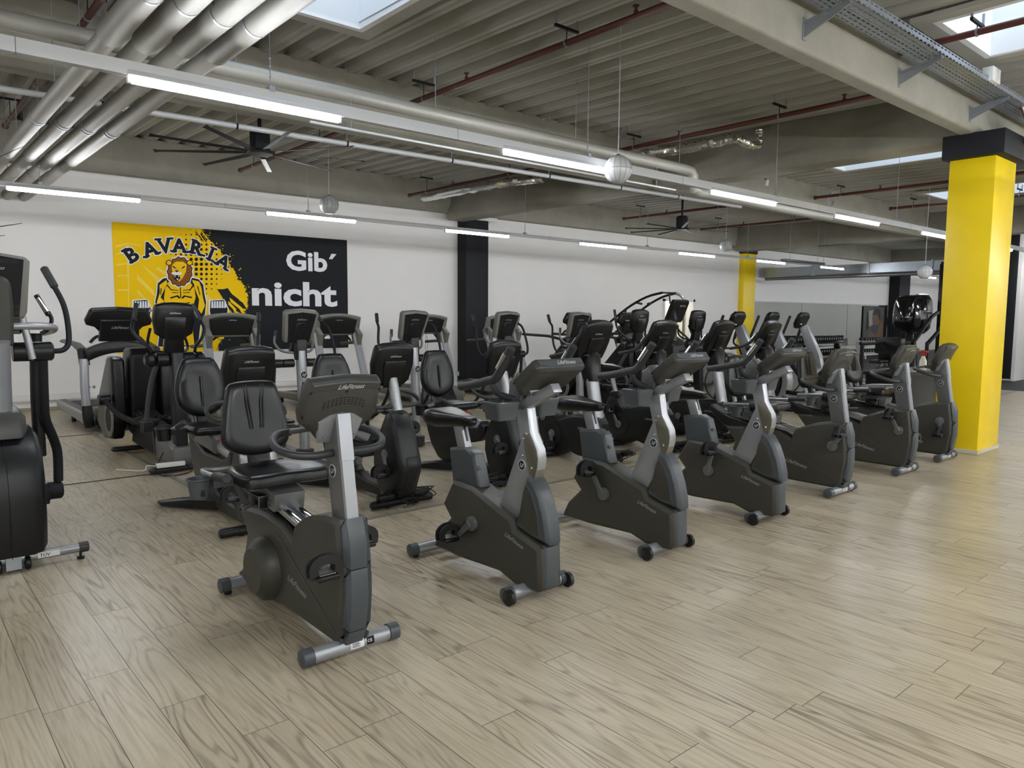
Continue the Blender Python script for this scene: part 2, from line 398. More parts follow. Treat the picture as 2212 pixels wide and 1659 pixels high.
# ============================================================ old recumbent bike
def recumbent_old(label):
    t = root('recumbent_exercise_bike', label, 'exercise bike', (0, 0, 0), group='olive grey recumbent bikes in the front row')
    body = [(-.035, .665), (-.065, .46), (-.07, .32), (-.04, .13), (.0, .068), (.60, .07), (.80, .045), (1.03, .05), (1.23, .075), (1.13, .14), (1.09, .25), (1.05, .36), (1.17, .50), (.80, .53), (.58, .515), (.46, .465), (.43, .54), (.36, .585), (.26, .625), (.10, .66)]
    b = MB(); b.prism(body, -.085, .085, OL, ch=.02)
    for y, z in ((.0, .6), (.40, .50)): b.cyl((-.0865, y, z), (-.084, y, z), .006, BKD, 10)
    o = b.obj('body_shroud', t, bev=.004)
    g = MB(); g.prism([(-.02, .655), (-.052, .46), (-.056, .44), (-.088, .44), (-.085, .56), (-.05, .668)], -.068, .068, SL, ch=.026)
    g.prism([(-.055, .435), (-.056, .32), (-.036, .14), (-.068, .14), (-.094, .3), (-.09, .435)], -.068, .068, SL, ch=.026)
    g.prism([(-.036, .135), (.0, .06), (-.03, .06), (-.066, .135)], -.068, .068, SL, ch=.026); g.obj('nose_cover', t, bev=.002)
    b = MB(); b.lay([(0, 0), (.0, .006), (.62, .33), (.62, .322)], [(0, 0), (.0015, 0)], SL, O=(-.086, .0, .13), U=Y, W=Z, N=-X); b.obj('seam_line', t)
    b = MB(); brand(b, (-.0868, .50, .245), V(0, -1, -.2).normalized(), V(0, -.2, 1).normalized(), .22, LGD, .048); b.obj('brand_lettering', t)
    d = MB(); d.lathe([(0, .175), (.05, .165), (.085, .125), (.092, .118), (.096, .0)], OL, O=(-.08, .76, .235), A=-X, n=36); d.obj('flywheel_cover', t)
    r = MB(); r.prism([(.44, .47), (.56, .515), (1.14, .60), (1.36, .70), (1.38, .64), (1.2, .50), (.9, .44), (.5, .44)], -.062, .062, BK, ch=.012); r.obj('rail_beam', t, bev=.003)
    r = MB()
    for s in (-1, 1): r.tube([(s*.034, .43, .535), (s*.034, 1.2, .665)], .022, CH, n=12)
    r.lay([(-.05, 0), (.05, 0), (.05, .75), (-.05, .75)], [(-.01, 0), (.008, 0)], SV, O=(0, .44, .52), U=X, W=V(0, .985, .17).normalized(), N=V(0, -.17, .985).normalized())
    r.obj('seat_rail', t, bev=.001)
    c = MB(); c.prism([(.66, .56), (.64, .655), (.86, .70), (.98, .70), (.98, .60)], -.085, .085, SVD)
    for y, z in ((.68, .6), (.72, .6), (.7, .63)): c.lathe([(0, .01), (.006, .006)], CH, O=(-.085, y, z), A=-X, n=10)
    c.box((-.14, .72, .57), (-.09, .86, .64), BKD); c.tube([(-.12, .8, .6), (-.2, .72, .6), (-.25, .68, .6)], .014, BK, n=8, k=2)
    c.obj('seat_carriage', t, bev=.004)
    # seat pan
    s = MB(); out = [(-.23, .0), (-.2, -.035), (-.08, -.03), (0, -.012), (.08, -.03), (.2, -.035), (.23, .0), (.235, .14), (.2, .33), (.1, .37), (-.1, .37), (-.2, .33), (-.235, .14)]
    s.lay(rp(out, 3), [(-.05, .015), (-.042, .0), (0, 0), (.012, .008), (.02, .03), (.012, .1), (.008, .14)], VN, O=(0, .66, .75), U=X, W=Y, N=Z); s.obj('seat', t, smooth=60)
    # backrest
    Wb = V(0, .19, .98).normalized(); Nb = V(0, -.98, .19).normalized()
    out = [(-.12, 0), (0, -.02), (.12, 0), (.185, .06), (.18, .17), (.15, .33), (.125, .39), (.06, .405), (-.06, .405), (-.125, .39), (-.15, .33), (-.18, .17), (-.185, .06)]
    s = MB(); s.lay(rp(out, 3), [(-.05, .03), (-.045, .0), (0, 0), (.012, .012), (.014, .05), (.006, .1)], VN, O=(0, 1.05, .82), U=X, W=Wb, N=Nb)
    so = s.obj('backrest', t, smooth=60)
    s = MB()
    for sx in (-1, 1):
        for q in (.022, .038): s.tube([V(0, 1.05, .82)+X*(sx*q)+Wb*.13+Nb*.0125, V(0, 1.05, .82)+X*(sx*(q+.008))+Wb*.25+Nb*.0145, V(0, 1.05, .82)+X*(sx*(q+.02))+Wb*.385+Nb*.0135], .0035, BKD, n=6)
    s.obj('backrest_groove', so)
    s = MB()
    for sx in (-1, 1): s.tube([(sx*.085, 1.0, .64), (sx*.085, 1.05, .72), (sx*.085, 1.11, .95)], .016, SV, n=8, sec=[(-1.2, -.8), (1.2, -.8), (1.2, .8), (-1.2, .8)])
    s.objs('backrest_bracket', t, bev=.001)
    # side grips and cups
    g = MB(); g.tube([(-.36, .60, .79), (-.355, .75, .775), (-.33, 1.0, .76), (-.2, 1.06, .74), (.2, 1.06, .74), (.33, 1.0, .76), (.355, .75, .775), (.36, .60, .79)], .014, SV, n=10, k=4); go = g.obj('side_handle', t)
    g = MB()
    for sx in (-1, 1): g.cyl((sx*.36, .55, .795), (sx*.356, .73, .778), .024, RB, 18, ch=.005)
    g.objs('grip', go)
    for sx in (-1, 1):
        k = MB(); k.lathe([(-.1, .0), (-.1, .046), (-.01, .058), (-.005, .066), (0, .066), (.0, .056), (-.09, .042), (-.09, 0)], SL, O=(sx*.40, .84, .755), n=24)
        k.box((sx*.40-.008, .78, .67), (sx*.40+.008, .80, .70), BKD)
        k.prism([(.80, .70), (.80, .74), (.98, .745), (.98, .68)], sx*.29-.05, sx*.29+.05, SL)
        k.obj('cup_holder', t, bev=.0)
    # post
    m = MB(); m.prism([(-.03, .64), (.052, 1.145), (.085, 1.145), (.17, 1.0), (.095, .62)], -.035, .035, SVD); o = m.obj('post', t, bev=.004)
    m = MB(); m.lay([(-.033, 0), (.033, 0), (.033, .51), (-.033, .51)], [(0, 0), (.012, .004)], SV, O=(0, -.03, .635), U=X, W=V(0, .16, .987).normalized(), N=V(0, -.987, .16).normalized())
    m.lay([(-.036, .29), (.036, .29), (.036, .515), (-.036, .515)], [(0, 0), (.016, .004)], SV, O=(0, -.03, .635), U=X, W=V(0, .16, .987).normalized(), N=V(0, -.987, .16).normalized())
    m.obj('front_panel', o)
    badge(t, (-.0355, .085, .87), -Y, Z, .031)
    # console
    Wc = V(0, -.44, .9).normalized(); N = V(0, -.9, -.44).normalized(); Oc = V(0, .15, 1.04)
    out = [(-.07, -.04), (.07, -.04), (.12, .02), (.185, .07), (.203, .13), (.192, .27), (.172, .297), (.0, .31), (-.172, .297), (-.192, .27), (-.203, .13), (-.185, .07), (-.12, .02)]
    c = MB(); c.lay(out, [(-.03, .01), (-.022, 0), (.0, 0), (.03, .018), (.04, .04)], CG if False else GP, O=Oc, U=X, W=Wc, N=N); co = c.obj('console', t, bev=.004)
    c = MB(); c.lay([(-.17, .29), (0, .303), (.17, .29), (.175, .252), (0, .258), (-.175, .252)], [(.0, 0), (.036, .001), (.040, .005)], GP, O=Oc, U=X, W=Wc, N=N)
    brand(c, Oc+Wc*.265+N*.0415-X*.05, X, Wc, .135, LG, .034); c.obj('brand_panel', co)
    c = MB()
    for i in range(11):
        for j in range(4): c.lay(rrect(.012, .0035, .0015, 2), [(.0395, 0), (.0415, 0)], BKD, O=Oc+X*(-.1+i*.02)+Wc*(.185+j*.011-.0009*(i-5)**2), U=X, W=Wc, N=N)
    for x, v in ((-.17, .245), (.0, .25), (.175, .245), (-.19, .12), (.19, .12)): c.lathe([(0, .007), (.003, .006)], BKD, O=Oc+X*x+Wc*v+N*(.03 if abs(x) > .1 else .039), A=N, n=10)
    c.obj('vent_slot', co)
    c = MB(); c.lay([(-.095, -.02), (.095, -.02), (.115, .095), (.06, .13), (0, .14), (-.06, .13), (-.115, .095)], [(.03, 0), (.05, .004)], SV, O=Oc, U=X, W=Wc, N=N)
    for x, v in ((-.08, .09), (.08, .09), (-.08, .015), (.08, .015)): c.lathe([(0, .005), (.003, .003)], CH, O=Oc+X*x+Wc*v+N*.05, A=N, n=8)
    c.obj('mounting_plate', co)
    c = MB(); c.lay([(-.13, .06), (.13, .06), (.19, .12), (.19, .27), (-.19, .27), (-.19, .12)], [(-.031, 0), (-.034, .004)], BKD, O=Oc, U=X, W=Wc, N=N); c.obj('display', co)
    # looped handlebar
    h = MB(); h.tube([(.03, .085, .955), (.14, .07, .955), (.22, .09, .965), (.265, .15, .985), (.262, .23, 1.01), (.21, .30, 1.03), (.14, .315, 1.035)], .0185, RB, n=14, k=4)
    h.tube([(-.03, .085, .955), (-.14, .07, .955), (-.22, .09, .965), (-.265, .15, .985), (-.262, .23, 1.01), (-.21, .30, 1.03), (-.14, .315, 1.035)], .0185, RB, n=14, k=4)
    h.tube([(-.15, .31, 1.035), (-.05, .2, 1.06), (.05, .2, 1.06), (.15, .31, 1.035)], .012, SL, n=8, k=3)
    h.obj('handlebar', t)
    foot_bar(t, 'front_stabilizer', .0, -.255, .255, m=SV, feet=False, sticker=True)
    foot_bar(t, 'rear_stabilizer', 1.13, -.22, .22, z=.055)
    cranks(t, .095, (.05, .45), 180, L=.15)
    return t
def console_new(t, Oc, Wc, hw=.2, H=.38, col=BKD, neck=False, low=.12, logo=LG):
    """black curved-top console of the newer bikes; back faces the front"""
    N = X.cross(Wc)
    out = [(-low, 0), (low, 0), (hw*.88, .05), (hw*.97, .16), (hw, H*.5), (hw*.93, H*.86), (hw*.86, H*.94), (hw*.5, H*.985), (0, H), (-hw*.5, H*.985), (-hw*.86, H*.94), (-hw*.93, H*.86), (-hw, H*.5), (-hw*.97, .16), (-hw*.88, .05)]
    c = MB(); c.lay(out, [(-.035, .012), (-.028, 0), (.0, 0), (.03, .01), (.042, .03)], col, O=Oc, U=X, W=Wc, N=N); co = c.obj('console', t, bev=.004)
    c = MB(); c.lay([(-.085, .0), (.085, .0), (.11, H*.5), (.1, H*.62), (-.1, H*.62), (-.11, H*.5)], [(.04, 0), (.052, .0), (.058, .008)], col, O=Oc, U=X, W=Wc, N=N)
    for x, v in ((-.08, .03), (.08, .03), (-.085, H*.5), (.085, H*.5)): c.lathe([(0, .006), (.002, .005)], RBD, O=Oc+X*x+Wc*v+N*.057, A=N, n=8)
    c.obj('back_cover', co)
    c = MB()
    for i in range(3): c.lay(rrect(hw*1.5, .004, .0018, 2), [(.0, 0), (.0435, 0)], RBD, O=Oc+Wc*(H*(.86-.035*i)), U=X, W=Wc, N=N)
    c.obj('vent_slot', co)
    c = MB(); brand(c, Oc+Wc*(H*.70)+N*.044-X*.055, X, Wc, .11, logo, .026); c.obj('brand_lettering', co)
    c = MB(); c.lay(out, [(-.036, .022), (-.04, .03)], SLW, O=Oc, U=X, W=Wc, N=N); c.obj('display', co)
    return co

# ============================================================ newer recumbent (black teardrop shroud)
def recumbent_new(label):
    t = root('recumbent_exercise_bike', label, 'exercise bike', (0, 0, 0), group='black recumbent bikes in the second row')
    body = [(.12, .77), (.19, .66), (.26, .56), (.31, .45), (.32, .30), (.27, .16), (.21, .06), (-.0, .05), (-.08, .10), (-.17, .30), (-.175, .36), (-.15, .44), (-.08, .64), (-.02, .76), (.05, .80)]
    b = MB(); b.lay(body, [(-.11, .05), (-.085, .012), (-.05, 0), (.05, 0), (.085, .012), (.11, .05)], BK); b.obj('body_shroud', t, bev=.006, smooth=50)
    b = MB(); b.prism([(-.085, .10), (-.178, .30), (-.182, .36), (-.155, .44), (-.10, .40), (-.06, .16)], -.085, .085, BK, ch=.035); b.obj('nose_cover', t, bev=.006)
    badge(t, (-.0935, .02, .25), -Y, Z, .042)
    m = MB(); m.tube([(0, .04, .74), (0, .09, .90), (0, .14, 1.06)], .043, SV, n=24); m.lathe([(0, .06), (.03, .055), (.05, .047)], BK, O=(0, .045, .745), A=V(0, .3, .95).normalized(), n=24); m.obj('post', t)
    console_new(t, V(0, .19, 1.0), V(0, -.26, .965).normalized(), .2, .375)
    h = MB()
    for s in (-1, 1): h.tube([(s*.035, .08, .83), (s*.16, .09, .83), (s*.25, .12, .84), (s*.285, .19, .87), (s*.27, .26, .91), (s*.2, .30, .935), (s*.13, .30, .94)], .017, RB, n=12, k=4)
    h.obj('handlebar', t)
    hull = [(1.40, .60), (1.37, .50), (1.33, .36), (1.26, .22), (1.14, .10), (.95, .035), (.48, .03), (.10, .035), (.10, .12), (.48, .14), (.72, .18), (.79, .25), (.72, .30), (.52, .34), (.42, .37), (.36, .43), (.35, .52), (.42, .56), (.47, .50), (.60, .46), (1.0, .46), (1.30, .56)]
    b = MB(); b.prism(hull, -.065, .065, BK, ch=.018); b.obj('frame_hull', t, bev=.004)
    m = MB(); m.tube([(0, .44, .50), (0, 1.30, .60)], .055, SV, n=24)
    for i in range(8): m.text(str(i+1), SLW, (-.012, .50+i*.035, .5605+i*.0041), X, V(0, .99, .11), .018, 0, .01, ext=.0005)
    m.obj('seat_rail', t)
    c = MB(); c.prism([(.72, .48), (.70, .60), (.80, .64), (1.15, .66), (1.2, .52)], -.08, .08, SVD, ch=.02); co = c.obj('seat_carriage', t, bev=.004)
    c = MB(); c.box((-.04, .69, .585), (.03, .74, .605), RED); c.box((-.01, .7, .6), (.02, .73, .63), RED); c.obj('release_lever', co, bev=.003)
    s = MB(); out = [(-.2, .0), (-.14, -.03), (0, -.02), (.14, -.03), (.2, .0), (.22, .12), (.2, .3), (.1, .36), (-.1, .36), (-.2, .3), (-.22, .12)]
    s.lay(rp(out, 3), [(-.055, .02), (-.04, 0), (-.01, 0), (.01, .012), (.015, .05)], VN, O=(0, .78, .685), U=X, W=Y, N=Z); s.obj('seat', t, smooth=60)
    Wb = V(0, .14, .99).normalized(); Nb = V(0, -.99, .14).normalized()
    out = [(-.07, 0), (.07, 0), (.17, .07), (.205, .18), (.19, .33), (.13, .47), (.07, .49), (-.07, .49), (-.13, .47), (-.19, .33), (-.205, .18), (-.17, .07)]
    s = MB(); s.lay(rp(out, 3), [(-.06, .03), (-.04, .0), (-.01, .0), (.01, .015), (.022, .04), (.012, .1)], VN, O=(0, 1.17, .74), U=X, W=Wb, N=Nb); so = s.obj('backrest', t, smooth=60)
    s = MB(); s.tube([V(0, 1.17, .74)+Wb*.08+Nb*.012, V(0, 1.17, .74)+Wb*.2+Nb*.02, V(0, 1.17, .74)+Wb*.33+Nb*.018], .011, VN, n=8, k=2); s.obj('backrest_ridge', so)
    s = MB(); s.prism([(1.16, .6), (1.28, .6), (1.28, .9), (1.22, .92)], -.05, .05, BK, ch=.01)
    for q in (-.09, -.065): s.tube([(q, 1.13, .6), (q, 1.2, .78)], .01, SV, n=8)
    s.obj('backrest_bracket', t, bev=.003)
    g = MB(); g.tube([(-.31, .72, .745), (-.33, .84, .70), (-.28, 1.0, .66), (0, 1.05, .64), (.28, 1.0, .66), (.33, .84, .70), (.31, .72, .745)], .013, SV, n=10, k=4); go = g.obj('side_handle', t)
    g = MB()
    for sx in (-1, 1): g.cyl((sx*.305, .66, .765), (sx*.32, .80, .715), .022, RB, 16, ch=.006)
    g.objs('grip', go)
    k = MB(); k.lathe([(-.1, .0), (-.1, .05), (-.01, .062), (-.005, .07), (0, .07), (0, .06), (-.09, .046), (-.09, 0)], BK, O=(-.37, .98, .69), n=24); k.prism([(.9, .64), (.9, .68), (1.05, .68), (1.05, .64)], -.34, -.1, BK); k.obj('cup_holder', t)
    for s in (-1, 1):
        m = MB(); m.rings([[(s*.05, .72, .02), (s*.05, .95, .02), (s*.05, .95, .10), (s*.05, .72, .10)], [(s*.2, .95, .015), (s*.2, 1.12, .015), (s*.2, 1.12, .08), (s*.2, .95, .09)], [(s*.36, 1.18, .015), (s*.36, 1.28, .015), (s*.36, 1.28, .045), (s*.36, 1.18, .05)]], BK); m.obj('rear_foot', t, bev=.008)
    m = MB(); m.cyl((-.30, 0, .04), (.30, 0, .04), .034, BK, 20, ch=.012)
    for s in (-1, 1): m.cyl((s*.14, -.0, .0), (s*.14, -.0, .04), .02, RBD, 12)
    m.obj('front_stabilizer', t)
    cranks(t, .105, (.09, .43), -110, L=.17); return t

# ============================================================ newer upright (black)
def upright_new(label):
    t = root('upright_exercise_bike', label, 'exercise bike', (0, 0, 0), group='black upright bikes in the second row')
    body = [(1.0, .50), (1.03, .38), (1.0, .24), (.90, .09), (.80, .035), (.68, .03), (.50, .10), (.39, .07), (.20, .06), (.08, .12), (.04, .25), (.04, .45), (.10, .52), (.25, .53), (.45, .52), (.66, .46), (.73, .50), (.78, .60), (.95, .60)]
    b = MB(); b.lay(body, [(-.085, .03), (-.06, 0), (.06, 0), (.085, .03)], BK); b.obj('body_shroud', t, bev=.006)
    b = MB(); b.lathe([(0, .15), (.004, .15), (.006, .14), (.006, .12), (.004, .11), (0, 0)], BK, O=(-.085, .76, .27), A=-X, n=36); b.obj('crank_disc', t)
    badge(t, (-.0865, .92, .44), -Y, Z, .034)
    b = MB(); brand(b, (-.0865, .36, .37), -Y, Z, .16, LGD, .036); b.obj('brand_lettering', t)
    m = MB(); m.tube([(0, .14, .45), (0, .24, .93)], .062, SV, n=24, sec=[(a*1.0, b*1.25) for a, b in circ(1, 24)]); m.obj('post', t)
    m = MB(); m.rings([[(x, .24+y, .90) for x, y in rrect(.15, .19, .06)], [(x, .29+y, 1.16) for x, y in rrect(.19, .24, .06)], [(x, .32+y, 1.22) for x, y in rrect(.17, .2, .06)]], BKD); m.obj('post_boot', t)
    console_new(t, V(0, .33, 1.10), V(0, -.40, .917).normalized(), .235, .49, neck=True)
    for s in (-1, 1):
        h = MB(); h.tube([(s*.2, .68, 1.15), (s*.22, .56, 1.17), (s*.225, .44, 1.20), (s*.22, .34, 1.26), (s*.215, .24, 1.38)], .02, RB, n=12, k=4)
        ho = h.obj('handlebar', t); k = MB(); k.tube([(s*.215-.006, .325, 1.295), (s*.213-.006, .265, 1.365)], .018, CH, n=10); k.obj('pulse_sensor', ho)
    h = MB(); h.tube([(-.22, .42, 1.21), (-.1, .38, 1.17), (.1, .38, 1.17), (.22, .42, 1.21)], .02, SVD, n=12, k=3); h.rings([[(x, .40+y, 1.12) for x, y in rrect(.2, .22, .05)], [(x, .36+y, 1.17) for x, y in rrect(.3, .3, .06)], [(x, .34+y, 1.185) for x, y in rrect(.28, .26, .06)]], BK); h.obj('handlebar_bracket', t)
    m = MB(); m.tube([(0, .86, .55), (0, .99, .9)], .028, SV, n=18)
    for i in range(13): m.cyl((-.0, .83+i*.01+.003, .565+i*.024), (-.012, .822+i*.01, .566+i*.024), .006, SLW, 6)
    m.obj('seat_post', t)
    m = MB(); m.prism([(.76, .56), (.82, .67), (.95, .66), (.97, .56)], -.05, .05, BK, ch=.015); m.obj('seat_post_sleeve', t, bev=.004)
    seat(t, .80, 1.12, .96, .125)
    m = MB(); m.rings([[(x, .80+y*1.0, .02) for x, y in rrect(.1, .16, .02)], [(x, .80+y, .06) for x, y in rrect(.08, .14, .02)]], BK)
    for s in (-1, 1): m.rings([[(s*.02, .72, .015), (s*.02, .90, .015), (s*.02, .90, .07), (s*.02, .72, .07)], [(s*.27, .80, .01), (s*.27, .92, .01), (s*.27, .92, .035), (s*.27, .80, .04)]], BK)
    m.obj('rear_foot', t, bev=.006)
    m = MB(); m.cyl((-.27, .03, .04), (.27, .03, .04), .032, BK, 20, ch=.012)
    m.prism([(.03, .03), (.3, .03), (.3, .1), (.03, .08)], -.04, .04, BK)
    m.obj('front_stabilizer', t)
    cranks(t, .09, (.76, .27), 260, L=.17); return t

# ============================================================ grey elliptical (third row)
def ellip_grey(label):
    t = root('elliptical_cross_trainer', label, 'elliptical trainer', (0, 0, 0), group='silver pillar elliptical trainers in the third row')
    m = MB(); m.tube([(0, 0, .1), (0, .02, .6), (0, .06, 1.2)], .055, SV, n=24); m.obj('pillar', t)
    m = MB(); m.lathe([(.015, .085), (.02, .095), (.13, .095), (.14, .06)], BK, n=28); m.obj('pillar_foot', t)
    badge(t, (-.02, -.052, .95), X, Z, .042)
    foot_bar(t, 'front_stabilizer', .0, -.31, .31, z=.045, r=.022, cap=BKD)
    Wc = V(0, -.36, .933).normalized(); N = X.cross(Wc); Oc = V(0, .15, 1.30)
    out = [(-.15, .0), (.15, .0), (.165, .05), (.195, .33), (.17, .355), (.0, .37), (-.17, .355), (-.195, .33), (-.165, .05)]
    c = MB(); c.lay(out, [(-.04, .01), (-.03, 0), (.03, 0), (.04, .012)], TP, O=Oc, U=X, W=Wc, N=N); co = c.obj('console', t, bev=.004)
    c = MB(); inn = [(-.12, .005), (.12, .005), (.16, .33), (.0, .352), (-.16, .33)]
    c.lay(inn, [(.035, 0), (.0425, 0)], BK, O=Oc, U=X, W=Wc, N=N)
    c.lay(rp([(-.07, -.12), (.03, -.12), (.075, -.05), (.06, .19), (.03, .235), (-.03, .235), (-.06, .19), (-.075, -.05)], 3), [(.0, 0), (.045, 0), (.06, .012)], BK, O=Oc, U=X, W=Wc, N=N); bc = c.obj('back_cover', co)
    c = MB()
    for i in range(20): c.lay([(-.0018, 0), (.0018, 0), (.0018, .022), (-.0018, .022)], [(.042, 0), (.044, 0)], RBD, O=Oc+X*(-.13+i*.0137)+Wc*.305, U=X, W=Wc, N=N)
    for i in range(6):
        for s in (-1, 1):
            for j in (.02, .05): c.lay([(-.0018, 0), (.0018, 0), (.0018, .022), (-.0018, .022)], [(.042, 0), (.044, 0)], RBD, O=Oc+X*s*(.085+i*.009)+Wc*j, U=X, W=Wc, N=N)
    c.obj('vent_slot', bc)
    c = MB(); brand(c, Oc+Wc*.262+N*.044-X*.055, X, Wc, .11, LGD, .026); c.obj('brand_lettering', co)
    m = MB(); m.prism([(.02, 1.10), (.10, 1.10), (.16, 1.3), (.02, 1.32)], -.06, .06, BK, ch=.01); m.obj('console_neck', t, bev=.004)
    for s in (-1, 1):
        m = MB(); m.cyl((s*.075, .08, 1.07), (s*.20, .08, 1.07), .046, BK, 24, ch=.004); m.cyl((s*.205, .08, 1.07), (s*.335, .08, 1.07), .046, BK, 24, ch=.006); m.obj('pivot_housing', t)
        h = MB(); h.tube([(s*.335, .08, 1.07), (s*.40, .09, 1.08), (s*.435, .12, 1.16), (s*.43, .16, 1.30), (s*.40, .20, 1.44), (s*.37, .28, 1.50), (s*.33, .36, 1.60)], .0155, SLW, n=12, k=4); ho = h.obj('moving_handle', t)
        g = MB(); g.cyl((s*.365, .29, 1.51), (s*.33, .365, 1.605), .022, RB, 16, ch=.005); g.obj('grip', ho)
        h = MB(); h.tube([(s*.06, .10, 1.18), (s*.17, .16, 1.20), (s*.22, .22, 1.28), (s*.2, .24, 1.38)], .014, SVD, n=10, k=4); h.cyl((s*.205, .235, 1.33), (s*.195, .245, 1.42), .018, RB, 12, ch=.004); h.obj('fixed_handle', t)
        m = MB(); m.tube([(s*.29, .08, 1.05), (s*.30, .14, .70), (s*.31, .36, .42), (s*.31, .62, .30)], .02, SLW, n=10, k=4); m.tube([(s*.31, .6, .3), (s*.16, .8, .27), (s*.16, 1.7, .36)], .024, SVD, n=10); m.obj('link_arm', t)
        m = MB(); m.lay(rrect(.15, .36, .03), [(0, .01), (.015, 0), (.03, 0), (.034, .006)], BK, O=(s*.16, .92, .31), U=X, W=Y, N=Z); m.obj('pedal', t)
    m = MB(); m.prism([(.05, .04), (.05, .09), (1.4, .12), (1.4, .04)], -.05, .05, SVD); m.obj('base_rail', t, bev=.003)
    m = MB(); m.prism([(1.3, .05), (1.28, .35), (1.45, .62), (1.75, .66), (1.95, .5), (2.0, .1), (1.9, .04)], -.11, .11, BK, ch=.03); m.lathe([(0, .2), (.02, .19), (.022, .0)], SVD, O=(-.12, 1.65, .36), A=-X, n=30); m.obj('drive_housing', t, bev=.004)
    foot_bar(t, 'rear_stabilizer', 1.9, -.3, .3, z=.045, r=.022, cap=BKD); return t

# ============================================================ black elliptical with tall drive housings
def ellip_black(label, grp='black elliptical trainers in the third row'):
    t = root('elliptical_cross_trainer', label, 'elliptical trainer', (0, 0, 0), group=grp)
    m = MB(); m.prism([(-.02, .1), (.10, .1), (.16, .6), (.16, 1.1), (.24, 1.2), (.04, 1.2), (.02, .8)], -.06, .06, BK, ch=.015); m.obj('pillar', t, bev=.004)
    co = console_new(t, V(0, .16, 1.34), V(0, -.16, .987).normalized(), .205, .37, low=.1, logo=LG)
    c = MB(); c.lay([(-.11, .1), (-.09, .0), (-.1, -.16), (-.07, -.22), (.07, -.22), (.1, -.16), (.09, .0), (.11, .1)], [(-.02, 0), (.03, 0), (.05, .01)], BKD, O=(0, .16, 1.34), U=X, W=V(0, -.16, .987).normalized(), N=X.cross(V(0, -.16, .987).normalized())); c.obj('console_neck', t, bev=.004)
    for s in (-1, 1):
        m = MB(); m.cyl((s*.07, .14, 1.13), (s*.18, .14, 1.13), .07, BKD, 24, ch=.005); m.cyl((s*.185, .14, 1.13), (s*.29, .14, 1.13), .072, BKD, 24, ch=.03); m.obj('pivot_housing', t)
        h = MB(); h.tube([(s*.20, .15, 1.2), (s*.23, .2, 1.26), (s*.31, .26, 1.34), (s*.35, .3, 1.44), (s*.31, .36, 1.56), (s*.27, .42, 1.68)], .017, BKD, n=12, k=4); ho = h.obj('moving_handle', t)
        g = MB(); g.tube([(s*.325, .335, 1.52), (s*.27, .42, 1.69)], .022, RB, n=12); g.tube([(s*.315-.01, .34, 1.55), (s*.28-.01, .395, 1.655)], .012, CH, n=8); g.obj('grip', ho)
        h = MB(); h.tube([(s*.08, .2, 1.2), (s*.17, .3, 1.22), (s*.19, .38, 1.3), (s*.15, .42, 1.44)], .015, BKD, n=10, k=4); h.obj('fixed_handle', t)
        m = MB(); m.tube([(s*.17, .16, 1.08), (s*.19, .3, .9), (s*.2, .42, .66), (s*.2, .5, .44)], .024, SL, n=12, k=3); m.box((s*.2-.05, .44, .36), (s*.2+.05, .56, .47), SLW)
        m.obj('link_arm', t, bev=.004)
        m = MB(); m.tube([(s*.16, .62, .42), (s*.24, .9, .43), (s*.33, 1.15, .5), (s*.4, 1.35, .62)], .03, SLW, n=10, k=3); m.cyl((s*.34, 1.4, .63), (s*.46, 1.4, .63), .062, BKD, 20, ch=.01); m.obj('swing_arm', t)
        m = MB(); m.lay(rrect(.19, .36, .05), [(0, .02), (.03, 0), (.045, 0), (.05, .008)], SLW, O=(s*.14, .72, .42), U=X, W=Y, N=Z)
        m.tube([(s*.14-.09, .75, .47), (s*.14-.06, .58, .51), (s*.14+.06, .58, .51), (s*.14+.09, .75, .47)], .01, BKD, n=8, k=3); m.obj('pedal', t, bev=.002)
        m = MB(); m.prism([(1.36, 1.06), (1.42, 1.1), (1.6, 1.1), (2.1, .6), (2.2, .3), (1.9, .12), (1.5, .16), (1.34, .4)], s*.25-.07, s*.25+.07, BKD, ch=.025)
        d = m.obj('drive_housing', t, bev=.006)
        m = MB(); m.lathe([(0, .20), (.012, .195), (.014, .14), (.004, .135), (.004, 0)], TP, O=(s*.32, 1.56, .38), A=X*s, n=36); m.lathe([(0.004, .135), (.012, .13), (.012, 0)], SLW, O=(s*.32, 1.56, .38), A=X*s, n=36); m.obj('flywheel_cover', d)
    m = MB(); m.prism([(1.3, 1.12), (1.36, 1.2), (1.6, 1.2), (1.8, .9), (1.8, .3), (1.4, .2), (1.34, .5)], -.14, .14, BKD, ch=.03); m.obj('center_housing', t, bev=.008)
    m = MB(); m.prism([(-.02, .06), (-.04, .24), (.02, .27), (.55, .31), (.6, .1), (.5, .05)], -.11, .11, SVD, ch=.02); m.prism([(.5, .08), (.6, .4), (1.3, .5), (1.5, .1)], -.12, .12, SLW, ch=.03); m.obj('base_housing', t, bev=.004)
    for y, a in ((-.02, .33), (1.5, .33)):
        m = MB(); m.lay(rrect(.09, .055, .02), [(-a, .02), (-a+.02, .003), (-a+.06, 0), (a-.06, 0), (a-.02, .003), (a, .02)], BK, O=(0, y, .04)); m.obj('stabilizer', t)
    return t

